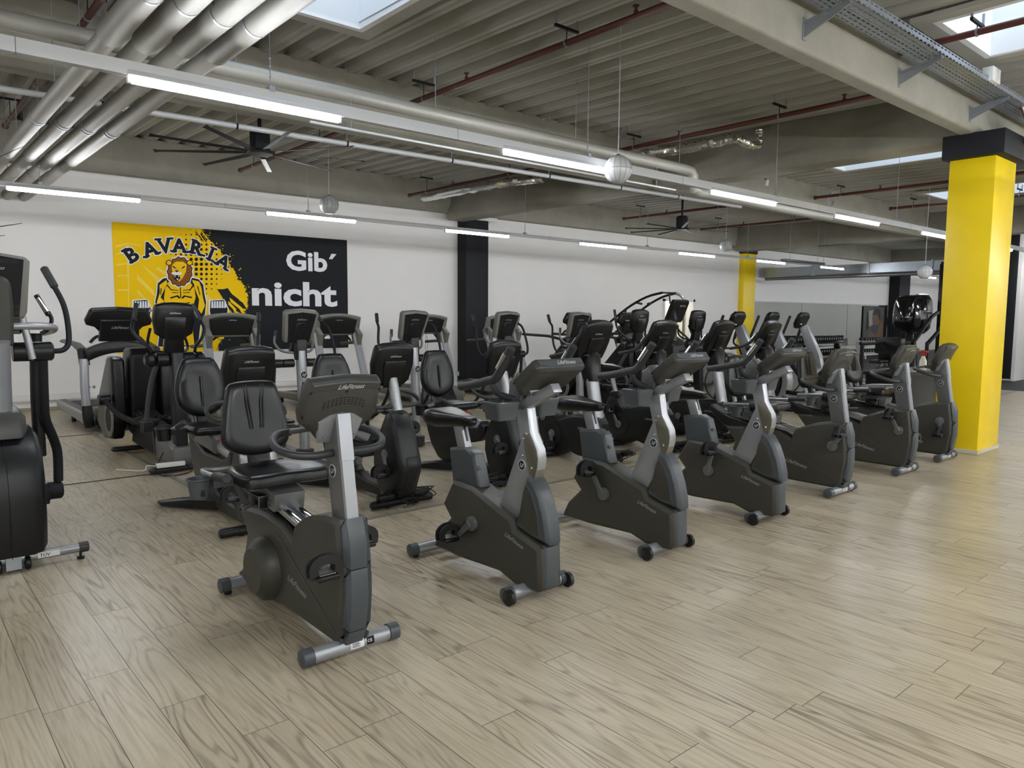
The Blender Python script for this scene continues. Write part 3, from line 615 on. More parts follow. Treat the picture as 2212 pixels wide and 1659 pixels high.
# ============================================================ grey treadmill
def treadmill_grey(label):
    t = root('treadmill', label, 'treadmill', (0, 0, 0), group='grey treadmills along the wall')
    arch = lambda hw, h, z0, k=12: [(hw*(-1+2*i/k), z0+h*(1-(-1+2*i/k)**2)) for i in range(k+1)]
    out = [(-.42, .0), (.42, .0)]+[(x, z) for x, z in reversed(arch(.42, .055, .32))]
    Wc = V(0, -.3, .954).normalized(); N = X.cross(Wc); Oc = V(0, .42, 1.24)
    inn = [(-.30, .04), (.30, .04)]+[(x, z) for x, z in reversed(arch(.34, .05, .29))]
    c = MB(); c.lay(out, [(-.05, .01), (-.04, 0), (.0, 0), (.012, .01)], TP, O=Oc, U=X, W=Wc, N=N); co = c.obj('console', t, bev=.004)
    c = MB(); c.lay(inn, [(.01, 0), (.03, 0), (.04, .012)], BK, O=Oc, U=X, W=Wc, N=N); c.obj('back_cover', co, bev=.002)
    c = MB(); c.lay([(-.14, .262), (.0, .25), (.14, .262), (.12, .3), (0, .325), (-.12, .3)], [(.035, 0), (.046, .004)], SLW, O=Oc, U=X, W=Wc, N=N); brand(c, Oc+Wc*.275+N*.047-X*.06, X, Wc, .12, LG, .026); c.obj('brand_panel', co)
    for s in (-1, 1):
        m = MB(); m.tube([(s*.39, -.02, .12), (s*.375, .22, .75), (s*.36, .40, 1.28)], .05, SV, n=20, sec=[(a*1.0, b*1.35) for a, b in circ(1, 20)]); m.obj('upright', t)
        m = MB(); m.prism([(.30, 1.02), (.22, 1.26), (.42, 1.42), (.52, 1.3), (.46, 1.1)], s*.36-.04, s*.36+.04, TP, ch=.01); m.tube([(s*.38, .42, 1.12), (s*.39, .7, 1.1), (s*.39, 1.0, 1.08)], .028, GP, n=12); m.obj('side_handrail', t)
        m = MB(); m.prism([(-.2, .1), (-.18, .2), (.2, .25), (1.95, .2), (2.0, .1)], s*.38-.07, s*.38+.07, TP, ch=.012); m.cyl((s*.38, .2, 0), (s*.38, .2, .12), .03, BKD, 12); m.cyl((s*.38, 1.8, 0), (s*.38, 1.8, .12), .03, BKD, 12); m.obj('side_rail', t, bev=.004)
    m = MB(); m.box((-.32, .1, .13), (.32, 1.96, .19), RBD); m.obj('running_belt', t, bev=.004)
    m = MB(); m.prism([(-.28, .05), (-.26, .22), (-.05, .30), (.3, .31), (.42, .21), (.4, .05)], -.37, .37, TP, ch=.03); mo = m.obj('motor_cover', t, bev=.006)
    m = MB(); brand(m, (-.14, -.282, .14), X, Z, .26, LGD, .05); m.obj('brand_lettering', mo)
    h = MB(); h.tube([(-.30, .48, 1.15), (-.18, .44, 1.25), (-.06, .42, 1.30), (.06, .42, 1.30), (.18, .44, 1.25), (.30, .48, 1.15)], .017, BK, n=12, k=4); h.obj('front_handlebar', t)
    h = MB(); h.tube([(.02, .44, 1.24), (.025, .46, 1.16), (.01, .46, .98), (.03, .45, .9), (.05, .45, 1.0), (.04, .44, 1.2)], .003, RBD, n=6, k=4); h.obj('safety_cord', t)
    return t

# ============================================================ black treadmill (arched front)
def treadmill_black(label, grp='black treadmills near the wall'):
    t = root('treadmill', label, 'treadmill', (0, 0, 0), group=grp)
    Wc = V(0, -.25, .968).normalized(); N = X.cross(Wc); Oc = V(0, .12, 1.34)
    out = [(-.24, -.0), (.24, -.0), (.3, .07), (.40, .1), (.42, .16), (.36, .30), (.33, .325), (0, .345), (-.33, .325), (-.36, .30), (-.42, .16), (-.40, .1), (-.3, .07)]
    c = MB(); c.lay(out, [(-.05, .02), (-.035, 0), (.02, 0), (.045, .03)], BKD, O=Oc, U=X, W=Wc, N=N); co = c.obj('console', t, bev=.006)
    c = MB(); c.lay([(-.25, -.12), (.25, -.12), (.24, .18), (-.24, .18)], [(.0, 0), (.06, 0), (.075, .012)], BKD, O=Oc, U=X, W=Wc, N=N); brand(c, Oc+Wc*.06+N*.076-X*.11, X, Wc, .22, LGD, .05); c.obj('back_cover', co, bev=.004)
    a = []
    for i in range(13):
        u = -1+2*i/12; a.append((.45*u, .12*(1-u*u)))
    m = MB(); up = [(x, 1.10+z) for x, z in a]; lo = [(x*.93, .965+z*.95-.02) for x, z in reversed(a)]
    m.lay(up+lo, [(-.03, .01), (0, 0), (.12, 0), (.14, .01)], BKD, O=(0, 0, 0), U=X, W=Z, N=Y); m.obj('arch_bar', t, bev=.01)
    for s in (-1, 1):
        m = MB(); m.tube([(s*.45, .02, .9), (s*.455, .1, 1.1), (s*.45, .5, 1.16), (s*.45, 1.3, 1.18)], .05, BK, n=12, sec=[(q*.6, w_*1.3) for q, w_ in circ(1, 14)]); m.obj('side_handrail', t)
        m = MB(); m.tube([(s*.46, -.04, .25), (s*.47, -.02, .6), (s*.455, .02, .98)], .05, SV, n=20, sec=[(q*.85, w_*1.1) for q, w_ in circ(1, 20)]); m.obj('upright', t)
        m = MB(); m.tube([(s*.43, -.02, .08), (s*.455, -.05, .2), (s*.46, -.04, .36)], .058, BK, n=18, k=3, sec=[(q*.85, w_*1.1) for q, w_ in circ(1, 18)]); m.obj('upright_boot', t)
        m = MB(); m.prism([(-.0, .08), (-.0, .2), (.4, .24), (2.05, .25), (2.12, .2), (2.0, .13)], s*.40-.07, s*.40+.07, SV, ch=.015); m.prism([(.0, .20), (.4, .245), (2.03, .258), (2.0, .23)], s*.39-.05, s*.39+.05, BK); m.cyl((s*.40, 1.2, 0), (s*.40, 1.2, .1), .03, BKD, 12); m.obj('side_rail', t, bev=.004)
    m = MB(); m.box((-.34, .3, .16), (.34, 2.0, .23), RBD); m.obj('running_belt', t, bev=.004)
    m = MB(); m.prism([(-.16, .04), (-.18, .14), (-.14, .22), (.05, .30), (.35, .30), (.5, .23), (.45, .05)], -.36, .36, BKD, ch=.03); m.obj('motor_cover', t, bev=.01)
    h = MB(); h.tube([(-.34, .2, 1.19), (-.26, .2, 1.27), (-.12, .18, 1.30)], .02, BKD, n=10, k=3); h.tube([(.34, .2, 1.19), (.26, .2, 1.27), (.12, .18, 1.30)], .02, BKD, n=10, k=3); h.obj('front_handlebar', t)
    return t

# ============================================================ tall summit-style trainer at the left edge
SMB = mat('matt_black_plastic', (16, 17, 19), .6, spec=.25)
def summit(label):
    t = root('climbing_cross_trainer', label, 'elliptical trainer', (0, 0, 0))
    prof = [(.62, .30), (.60, .62), (.48, .80), (.30, .88), (.12, .86), (-.02, .76), (-.09, .60), (-.11, .45), (-.10, .28), (-.07, .10), (.0, .08), (.62, .10)]
    b = MB(); b.lay(prof, [(-.20, .05), (-.17, .012), (-.12, 0), (.12, 0), (.17, .012), (.20, .05)], BK); bo = b.obj('drive_housing', t, bev=.01, smooth=50)
    b = MB(); b.tube([(0, -.105, .10), (0, -.115, .45), (0, -.095, .60), (0, -.028, .762), (0, .118, .866), (0, .3, .887)], .002, BKD, n=6); b.obj('seam_line', bo)
    b = MB(); b.prism([(.0, .82), (.06, .98), (.36, 1.0), (.42, .84)], -.13, .13, GP, ch=.03); b.obj('pillar_collar', t, bev=.01)
    m = MB(); m.tube([(0, .18, .9), (0, .15, 1.15), (0, .1, 1.42)], .075, SV, n=24); m.obj('pillar', t)
    foot_bar(t, 'front_stabilizer', -.0, -.43, .43, z=.075, r=.03, cap=GP)
    m = MB(); m.box((-.03, -.06, .02), (.05, -.03, .1), GALV)
    for s in (-1, 1): m.cyl((.01+s*.06, -.03, .045), (.01+s*.09, -.03, .045), .042, BKD, 20, ch=.006)
    m.obj('wheel_bracket', t)
    m = MB(); m.text('TÜV', SLW, (.15, -.031, .065), X, Z, .03, 0, .01, ext=0); m.box((.14, -.0305, .058), (.26, -.0300, .094), WH); m.obj('sticker', t)
    Wc = V(0, -.1, .995).normalized(); N = X.cross(Wc); Oc = V(0, .20, 1.56)
    out = [(-.16, .0), (.16, .0), (.18, .04), (.205, .36), (.18, .385), (.0, .41), (-.18, .385), (-.205, .36), (-.18, .04)]
    c = MB(); c.lay(out, [(-.06, .01), (-.05, 0), (.03, 0), (.04, .012)], TP, O=Oc, U=X, W=Wc, N=N); co = c.obj('console', t, bev=.006)
    c = MB(); c.lay([(-.13, .01), (.135, .01), (.17, .37), (0, .395), (-.17, .37)], [(.035, 0), (.0435, 0)], SMB, O=Oc, U=X, W=Wc, N=N); bc = c.obj('back_cover', co)
    c = MB()
    for i in range(26): c.lay([(-.0022, 0), (.0022, 0), (.0022, .026), (-.0022, .026)], [(.042, 0), (.0445, 0)], RBD, O=Oc+X*(-.14+i*.0112)+Wc*.345, U=X, W=Wc, N=N)
    for i in range(8):
        for s in (-1, 1):
            for j in (.03, .065): c.lay([(-.0022, 0), (.0022, 0), (.0022, .026), (-.0022, .026)], [(.042, 0), (.0445, 0)], RBD, O=Oc+X*s*(.06+i*.0105)+Wc*j, U=X, W=Wc, N=N)
    c.obj('vent_slot', bc)
    c = MB(); brand(c, Oc+Wc*.305+N*.044-X*.06, X, Wc, .13, LGD, .03); c.obj('brand_lettering', co)
    c = MB(); c.lay(rp([(-.08, -.17), (.08, -.17), (.10, -.1), (.10, .18), (.06, .26), (-.06, .26), (-.10, .18), (-.10, -.1)], 3), [(.0, 0), (.06, 0), (.085, .02)], GP, O=Oc, U=X, W=Wc, N=N); c.obj('console_neck', co)
    m = MB(); m.prism([(.2, 1.46), (.28, 1.46), (.3, 1.62), (.2, 1.62)], -.17, .15, BKD, ch=.01); m.obj('console_base', t)
    m = MB(); m.tube([(.1, .18, 1.51), (.25, .20, 1.51), (.33, .26, 1.50), (.35, .4, 1.48), (.33, .62, 1.46)], .024, SV, n=14, k=4); m.tube([(-.1, .18, 1.51), (-.25, .20, 1.51), (-.33, .26, 1.50), (-.35, .4, 1.48), (-.33, .62, 1.46)], .024, SV, n=14, k=4); m.tube([(.155, .2, 1.57), (.2, .2, 1.3)], .022, SV, n=12); m.obj('support_tube', t)
    for s in (-1, 1):
        m = MB(); m.cyl((s*.10, .26, 1.345), (s*.195, .26, 1.345), .062, BK, 28, ch=.004); m.cyl((s*.2, .26, 1.345), (s*.325, .26, 1.345), .062, BK, 28, ch=.012); m.obj('pivot_housing', t)
        m = MB(); m.tube([(s*.255, .5, .62), (s*.25, .48, 1.0), (s*.26, .46, 1.46)], .038, BK, n=14); m.obj('side_post', t)
        h = MB(); h.tube([(s*.32, .27, 1.345), (s*.385, .28, 1.35), (s*.425, .31, 1.40), (s*.43, .34, 1.53), (s*.415, .38, 1.66), (s*.375, .44, 1.78)], .0175, SLW, n=14, k=5); ho = h.obj('moving_handle', t)
        g = MB(); g.cyl((s*.382, .43, 1.765), (s*.335, .52, 1.90), .025, RB, 18, ch=.008); g.obj('grip', ho)
        h = MB(); h.tube([(s*.27, .3, 1.46), (s*.315, .32, 1.49), (s*.34, .35, 1.55), (s*.325, .37, 1.60)], .013, BKD, n=10, k=4); fo = h.obj('fixed_handle', t)
        g = MB(); g.tube([(s*.325, .36, 1.58), (s*.27, .42, 1.71)], .017, BKD, n=10); g.tube([(s*.318, .355, 1.6), (s*.276, .405, 1.69)], .013, CH, n=8); g.obj('pulse_sensor', fo)
        m = MB(); m.tube([(s*.265, .28, 1.29), (s*.27, .34, 1.05), (s*.285, .42, .88), (s*.35, .58, .72), (s*.38, .64, .60), (s*.38, .66, .40)], .031, SLW, n=14, k=5); m.obj('link_arm', t)
        m = MB(); m.cyl((s*.30, .66, .335), (s*.405, .66, .335), .062, SLW, 24, ch=.014); m.box((s*.2-.05, .6, .28), (s*.2+.12, .72, .37), SLW)
        m.lay(rrect(.16, .40, .04), [(0, .01), (.03, 0), (.045, 0), (.05, .006)], BKD, O=(s*.2, .95, .3), U=X, W=Y, N=Z); m.tube([(s*.2-.07, .85, .35), (s*.2-.05, .74, .39), (s*.2+.06, .74, .39), (s*.2+.08, .85, .35)], .008, BKD, n=8, k=3)
        m.cyl((s*.30, .66, .27), (s*.30, .66, .245), .022, RBD, 14); m.obj('pedal', t, bev=.003)
        m = MB(); m.tube([(s*.21, .45, .05), (s*.23, .5, .8)], .03, SV, n=12); m.obj('frame_leg', t)
    m = MB(); m.prism([(.55, .03), (.55, .12), (1.5, .1), (1.5, .03)], -.05, .05, SVD); m.obj('base_rail', t, bev=.004)
    foot_bar(t, 'rear_stabilizer', 1.5, -.35, .35, z=.06, r=.03, cap=GP)
    return t

# ============================================================ silver elliptical with leaning column and disc
def ellip_column(label):
    t = root('elliptical_cross_trainer', label, 'elliptical trainer', (0, 0, 0), group='silver leaning-column elliptical trainers')
    m = MB(); m.prism([(.03, 1.46), (.18, 1.40), (.02, .98), (-.06, .70), (-.32, .60), (-.27, .86)], -.06, .06, SV, ch=.014); co = m.obj('column', t, bev=.006)
    m = MB(); m.text('MATRIX', SLW, (-.052, .06, 1.30), V(0, -.40, -.91).normalized(), V(0, -.91, .40).normalized(), .075, 0, .02, ext=0); m.obj('brand_lettering', co)
    m = MB()
    pr = [(.0, .0)]; cy, cz = .38, .41
    m.lathe([(-.12, .0), (-.12, .47), (-.09, .5), (.09, .5), (.12, .47), (.12, 0)], BKD, O=(0, cy, cz), A=X, n=44)
    for s in (-1, 1): m.lathe([(.12, .0), (.125, .05), (.13, .06), (.135, .30), (.125, .31)], DG, O=(0, cy, cz), A=X*s, n=44)
    for s in (-1, 1): m.lathe([(.12, .33), (.135, .335), (.13, .44), (.12, .45)], DG, O=(0, cy, cz), A=X*s, n=44)
    m.obj('flywheel_disc', t)
    m = MB(); m.lathe([(.13, .06), (.14, .055), (.14, 0)], SLW, O=(0, cy, cz), A=-X, n=20); m.obj('disc_hub', t)
    m = MB(); aa = [R(a) for a in range(95, 262, 12)]; m.prism([(cy+.66*math.cos(a), cz+.55*math.sin(a)) for a in aa if cz+.55*math.sin(a) > .03]+[(cy+.52*math.cos(a), cz+.50*math.sin(a)) for a in reversed(aa) if cz+.5*math.sin(a) > .03], -.1, .1, SV, ch=.02); m.obj('front_shroud', t, bev=.006)
    Wc = V(0, -.42, .9).normalized(); N = X.cross(Wc); Oc = V(0, .24, 1.38)
    c = MB(); c.lay([(-.12, 0), (.12, 0), (.19, .08), (.2, .27), (.13, .33), (-.13, .33), (-.2, .27), (-.19, .08)], [(-.05, .02), (-.03, 0), (.02, 0), (.05, .03)], BKD, O=Oc, U=X, W=Wc, N=N); cc = c.obj('console', t, bev=.006)
    c = MB(); c.lay(rrect(.22, .08, .03), [(.04, 0), (.055, .008)], SLW, O=Oc+Wc*.24, U=X, W=Wc, N=N); c.box((-.11, .12, 1.45), (-.07, .135, 1.47), WH); c.obj('back_cover', cc)
    for s in (-1, 1):
        h = MB(); h.tube([(s*.08, .1, 1.05), (s*.30, .25, 1.05), (s*.32, .42, 1.12), (s*.30, .36, 1.35), (s*.29, .26, 1.58)], .018, BKD, n=10, k=3); h.tube([(s*.315, .40, 1.2), (s*.29, .25, 1.62)], .025, RBD, n=10); h.obj('moving_handle', t)
        m = MB(); m.lathe([(-.04, .05), (.04, .05)], BKD, O=(s*.2, .15, .86), A=X, n=20); m.tube([(s*.2, .15, .86), (s*.3, .3, 1.06)], .018, BKD, n=10); m.tube([(s*.2, .15, .86), (s*.2, .5, .40), (s*.2, 1.2, .28)], .03, SVD, n=10); m.lay(rrect(.14, .34, .03), [(0, 0), (.04, .006)], BKD, O=(s*.2, .8, .36), U=X, W=Y, N=Z); m.obj('link_arm', t)
    m = MB(); m.prism([(.7, .03), (.7, .1), (1.6, .1), (1.6, .03)], -.05, .05, SLW); m.cyl((-.3, 1.55, .05), (.3, 1.55, .05), .04, SLW, 16); m.cyl((-.3, -.4, .04), (.3, -.4, .04), .035, SLW, 16); m.obj('base_frame', t); return t

# ============================================================ stair climber with arched rail
def climber(label):
    t = root('stair_climber', label, 'stair climber', (0, 0, 0))
    for s in (1,):
        h = MB(); h.tube([(s*.3, .1, .5), (s*.3, .1, 1.2), (s*.29, .1, 1.92), (s*.28, .2, 2.1), (s*.27, .38, 2.16)], .035, SV, n=12, k=4)
        h.obj('front_upright', t)
    for s in (-1, 1):
        h = MB(); h.tube([(s*.27, .33, 2.16), (s*.29, .8, 2.06), (s*.32, 1.4, 1.78), (s*.34, 2.2, 1.25), (s*.34, 2.7, .9)], .03, BKD, n=12, k=4); h.tube([(s*.32, 1.42, 1.78), (s*.33, 1.5, 1.3), (s*.33, 1.5, .5)], .025, BKD, n=10); h.obj('handrail', t)
    m = MB(); m.tube([(-.27, .33, 2.16), (.27, .33, 2.16)], .02, BKD, n=8); m.tube([(0, .33, 2.16), (0, .3, 1.9)], .02, BKD, n=8); m.tube([(-.3, 1.1, 1.93), (-.12, 1.08, 1.9)], .03, RB, n=10); m.tube([(.3, 1.1, 1.93), (.12, 1.08, 1.9)], .03, RB, n=10); m.obj('cross_bar', t)
    Wc = V(0, -.4, .91).normalized(); N = X.cross(Wc)
    c = MB(); c.lay([(-.33, 0), (.20, 0), (.24, .06), (.24, .52), (.21, .57), (-.35, .57), (-.38, .52), (-.38, .06)], [(-.05, .02), (-.03, 0), (.03, 0), (.06, .03)], BKD, O=(0, .16, 1.46), U=X, W=Wc, N=N); c.text('MATRIX', LG, V(-.1, .16, 1.46)+Wc*.42+N*.062, X, Wc, .06, 0, .02, ext=0); c.obj('console', t, bev=.01)
    m = MB(); m.prism([(.12, 1.4), (.1, 1.52), (.22, 1.52), (.3, 1.0), (.2, .5), (.1, .5)], -.06, .06, SVD, ch=.01); m.obj('console_neck', t)
    m = MB(); m.prism([(-.1, .0), (-.1, .9), (.3, 1.1), (.6, 1.0), (1.7, .35), (1.7, .0)], -.36, .36, BKD, ch=.03); m.obj('stair_housing', t, bev=.01)
    for i in range(4):
        m = MB(); m.box((-.26, .75+i*.25, .86-i*.17), (.26, 1.0+i*.25, .89-i*.17), SVD); m.obj('step', t, bev=.004)
    return t
# ============================================================ shell
def plank_mat():
    m = bpy.data.materials.new('plank_floor'); m.use_nodes = True; nt = m.node_tree; L = nt.links; b = nt.nodes['Principled BSDF']
    def N(t, **k):
        n = nt.nodes.new(t)
        for a, v in k.items(): setattr(n, a, v)
        return n
    def M(op, a, b_=None, c=None):
        n = N('ShaderNodeMath', operation=op)
        for i, v in enumerate((a, b_, c)):
            if v is None: continue
            if isinstance(v, (int, float)): n.inputs[i].default_value = v
            else: L.new(v, n.inputs[i])
        return n.outputs[0]
    tc = N('ShaderNodeTexCoord'); sp = N('ShaderNodeSeparateXYZ'); L.new(tc.outputs['Object'], sp.inputs[0])
    x, y = sp.outputs[0], sp.outputs[1]
    u = M('DIVIDE', M('SUBTRACT', x, .43), .184); row = M('FLOOR', u); fu = M('SUBTRACT', u, row)
    wn = N('ShaderNodeTexWhiteNoise', noise_dimensions='1D'); L.new(row, wn.inputs['W'])
    v = M('ADD', M('DIVIDE', y, 1.22), M('MULTIPLY', wn.outputs['Value'], 7.3)); pl = M('FLOOR', v); fv = M('SUBTRACT', v, pl)
    cb = N('ShaderNodeCombineXYZ'); L.new(row, cb.inputs[0]); L.new(pl, cb.inputs[1])
    w2 = N('ShaderNodeTexWhiteNoise', noise_dimensions='3D'); L.new(cb.outputs[0], w2.inputs['Vector'])
    so = N('ShaderNodeVectorMath', operation='SCALE'); L.new(w2.outputs['Color'], so.inputs[0]); so.inputs['Scale'].default_value = 37
    c2 = N('ShaderNodeCombineXYZ'); L.new(M('MULTIPLY', x, 4.6), c2.inputs[0]); L.new(M('MULTIPLY', y, .42), c2.inputs[1])
    ad = N('ShaderNodeVectorMath', operation='ADD'); L.new(c2.outputs[0], ad.inputs[0]); L.new(so.outputs[0], ad.inputs[1])
    n1 = N('ShaderNodeTexNoise'); n1.inputs['Scale'].default_value = 1.25; n1.inputs['Detail'].default_value = 2.2; n1.inputs['Roughness'].default_value = .42; n1.inputs['Distortion'].default_value = .22
    L.new(ad.outputs[0], n1.inputs['Vector'])
    ring = M('MULTIPLY', n1.outputs['Fac'], 17); rs = M('SINE', M('MULTIPLY', ring, 6.283))
    fine = N('ShaderNodeTexNoise'); fine.inputs['Scale'].default_value = 5; fine.inputs['Detail'].default_value = 5
    c3 = N('ShaderNodeCombineXYZ'); L.new(M('MULTIPLY', x, 16), c3.inputs[0]); L.new(M('MULTIPLY', y, .8), c3.inputs[1])
    a2 = N('ShaderNodeVectorMath', operation='ADD'); L.new(c3.outputs[0], a2.inputs[0]); L.new(so.outputs[0], a2.inputs[1]); L.new(a2.outputs[0], fine.inputs['Vector'])
    big = N('ShaderNodeTexNoise'); big.inputs['Scale'].default_value = .8; big.inputs['Detail'].default_value = 3; L.new(ad.outputs[0], big.inputs['Vector'])
    line = M('POWER', M('MULTIPLY', M('ADD', rs, 1), .5), 3.5)
    ln = M('MULTIPLY', line, M('MULTIPLY_ADD', big.outputs['Fac'], 1.6, -.35))
    t = M('ADD', M('MULTIPLY', ln, .44), M('MULTIPLY', fine.outputs['Fac'], .62))
    t = M('ADD', t, M('MULTIPLY', M('SUBTRACT', w2.outputs['Value'], .5), .16))
    cr = N('ShaderNodeValToRGB'); e = cr.color_ramp.elements
    e[0].position = .2; e[0].color = (*lin((192, 181, 157)), 1); e[1].position = .82; e[1].color = (*lin((104, 91, 74)), 1)
    q = e.new(.42); q.color = (*lin((172, 160, 137)), 1); L.new(t, cr.inputs[0])
    def edge(f, wd):
        return M('MINIMUM', M('GREATER_THAN', f, wd), M('LESS_THAN', f, 1-wd))
    ed = M('MINIMUM', edge(fu, .008), edge(fv, .0013))
    mx = N('ShaderNodeMix', data_type='RGBA'); L.new(ed, mx.inputs['Factor']); mx.inputs['A'].default_value = (*lin((70, 62, 52)), 1); L.new(cr.outputs[0], mx.inputs['B'])
    L.new(mx.outputs['Result'], b.inputs['Base Color'])
    L.new(M('MULTIPLY_ADD', fine.outputs['Fac'], .16, .25), b.inputs['Roughness']); b.inputs['Specular IOR Level'].default_value = .45
    bu = N('ShaderNodeBump'); bu.inputs['Strength'].default_value = .25; bu.inputs['Distance'].default_value = .0015
    L.new(M('SUBTRACT', M('MULTIPLY', ed, .8), M('MULTIPLY', t, .5)), bu.inputs['Height']); L.new(bu.outputs[0], b.inputs['Normal'])
    return m
FLM = plank_mat()
FLD = mat('rubber_floor', (44, 45, 47), .6, bump=.3, bscale=90, var=.12, vscale=20)
m = MB(); m.box((-6, -8, -.1), (19.15, 14.2, 0), FLM); m.box((19.15, -8, -.1), (40, 14.2, 0), FLD); struct(m, 'floor')

m = MB()
m.box((-6, 14.05, 0), (18.15, 14.25, 4.7), WHT); m.box((19.62, 14.05, 0), (40, 14.25, 4.7), WHT); m.box((18.15, 14.05, 2.07), (19.62, 14.25, 4.7), WHT)
struct(m, 'wall_back')
m = MB(); m.box((-6.2, -8.2, 0), (-6, 14.25, 4.7), WHT); struct(m, 'wall_left')
m = MB(); m.box((40, -8.2, 0), (40.2, 14.25, 4.7), WHT); struct(m, 'wall_right')
m = MB(); m.box((-6, -8.2, 0), (40, -8, 4.7), WHT); struct(m, 'wall_front')
m = MB(); m.box((22.03, 5.90, 0), (23.5, 5.98, 4.2), WHT); struct(m, 'wall_partition')
BEI = mat('beige_paint', (226, 220, 200), .7)
m = MB(); m.box((18.1, 14.25, 0), (18.15, 16, 2.3), BEI); m.box((19.62, 14.25, 0), (19.67, 16, 2.3), BEI); m.box((18.1, 15.95, 0), (19.7, 16, 2.3), BEI); m.box((18.1, 14.2, 2.3), (19.7, 16, 2.35), BEI); m.box((18.1, 14.2, -.1), (19.7, 16, 0), DB)
struct(m, 'wall_corridor')
m = MB()
for a, b in (((18.10, 14.0, 0), (18.18, 14.06, 2.12)), ((19.58, 14.0, 0), (19.68, 14.06, 2.12)), ((18.10, 14.0, 2.05), (19.68, 14.06, 2.13))): m.box(a, b, WH)
d = struct(m, 'door_1'); 
m = MB(); m.box((18.75, 15.2, 0), (19.25, 15.25, 1.85), BKD); m.obj('dark_panel', d)
m = MB(); m.box((-6, 14.0, 0), (18.1, 14.05, .06), DB); m.box((19.7, 14.0, 0), (40, 14.05, .06), DB); struct(m, 'baseboard_back')
m = MB(); m.box((-6, 13.985, .17), (18.1, 14.05, .265), WH)
for i in range(12): m.box((-5+i*2, 13.983, .172), (-4.997+i*2, 13.986, .263), SVD)
m.box((-6, 13.98, .258), (18.1, 14.05, .268), WH); struct(m, 'trim_1', bev=.003)
ST = mat('aluminium_strip', (150, 146, 136), .35, .5)
m = MB(); m.box((2.12, 5.01, 0), (19, 5.05, .006), ST); struct(m, 'trim_2')
m = MB(); m.box((-6, 7.82, 0), (2.16, 7.84, .005), BKD); m.box((-6, 10.93, 0), (2.5, 10.95, .005), BKD); struct(m, 'trim_3')
m = MB(); m.box((2.12, 5.05, 0), (2.17, 11.2, .006), ST); struct(m, 'trim_4')

# ceiling deck with skylight openings
DZ = lambda y: 4.33+.0187*(y-5)
def DK(x, y):
    u = ((x+6.2) % .34); return DZ(y)+(0 if u < .135 else .15*min(1, (u-.135)/.05, (.34-u)/.05))
SKY = [(2.4, 3.67, 4.0, 6.5), (7.4, 8.67, .3, 2.72), (12.5, 13.8, 4.0, 6.6), (-3.0, -1.7, 4.0, 6.5), (2.4, 3.67, -5.5, -3), (12.5, 13.8, -5.5, -3), (17.6, 18.9, 4.0, 6.6)]
m = MB(); pit = .34; prof = [(0, 0), (.05, .0), (.06, .012), (.075, .012), (.085, 0), (.135, 0), (.185, .15), (.29, .15), (.34, 0)]
ycut = sorted({-8.2, 14.3, *[v for s in SKY for v in s[2:]]})
for j in range(len(ycut)-1):
    y0, y1 = ycut[j], ycut[j+1]
    for i in range(int(46.4/pit)):
        xb = -6.2+i*pit; xc = xb+.15
        if any(s[0] < xc < s[1] and s[2] <= y0 and y1 <= s[3] for s in SKY): continue
        for (a, za), (b, zb) in zip(prof, prof[1:]):
            m.face([(xb+a, y0, DZ(y0)+za), (xb+b, y0, DZ(y0)+zb), (xb+b, y1, DZ(y1)+zb), (xb+a, y1, DZ(y1)+za)], DKC)
ceil = struct(m, 'ceiling')
SKW = mat('skylight_white', (236, 238, 240), .6)
glz = bpy.data.materials.new('skylight_dome'); glz.use_nodes = True; nt = glz.node_tree; nt.nodes.clear()
o_ = nt.nodes.new('ShaderNodeOutputMaterial'); mx = nt.nodes.new('ShaderNodeMixShader'); t1 = nt.nodes.new('ShaderNodeBsdfTransparent'); t2 = nt.nodes.new('ShaderNodeBsdfTranslucent')
t1.inputs[0].default_value = (.9, .92, .95, 1); t2.inputs[0].default_value = (.9, .9, .9, 1); mx.inputs[0].default_value = .35
nt.links.new(t1.outputs[0], mx.inputs[1]); nt.links.new(t2.outputs[0], mx.inputs[2]); nt.links.new(mx.outputs[0], o_.inputs[0])
for i, (x0, x1, y0, y1) in enumerate(SKY):
    z0 = DZ((y0+y1)/2)-.04; z1 = z0+.62; m = MB(); e = .06
    for a, b in (((x0-e, y0-e, z0), (x0, y1+e, z1)), ((x1, y0-e, z0), (x1+e, y1+e, z1)), ((x0, y0-e, z0), (x1, y0, z1)), ((x0, y1, z0), (x1, y1+e, z1))): m.box(a, b, SKW)
    for a, b in (((x0-.2, y0-.2, z0), (x0-e, y1+.2, z0+.04)), ((x1+e, y0-.2, z0), (x1+.2, y1+.2, z0+.04)), ((x0-e, y0-.2, z0), (x1+e, y0-e, z0+.04)), ((x0-e, y1+e, z0), (x1+e, y1+.2, z0+.04))): m.box(a, b, DKC)
    wn = struct(m, 'window_%d' % (i+1))
    g = MB(); k = 6; cx, cy = (x0+x1)/2, (y0+y1)/2
    g.rings([[(cx+(px-cx)*q, cy+(py-cy)*q, z1-.01+h) for px, py in ((x0-e, y0-e), (x1+e, y0-e), (x1+e, y1+e), (x0-e, y1+e))] for q, h in ((1, 0), (.8, .12), (.5, .2), (.1, .24))], glz, cap=False); g.obj('dome', wn)
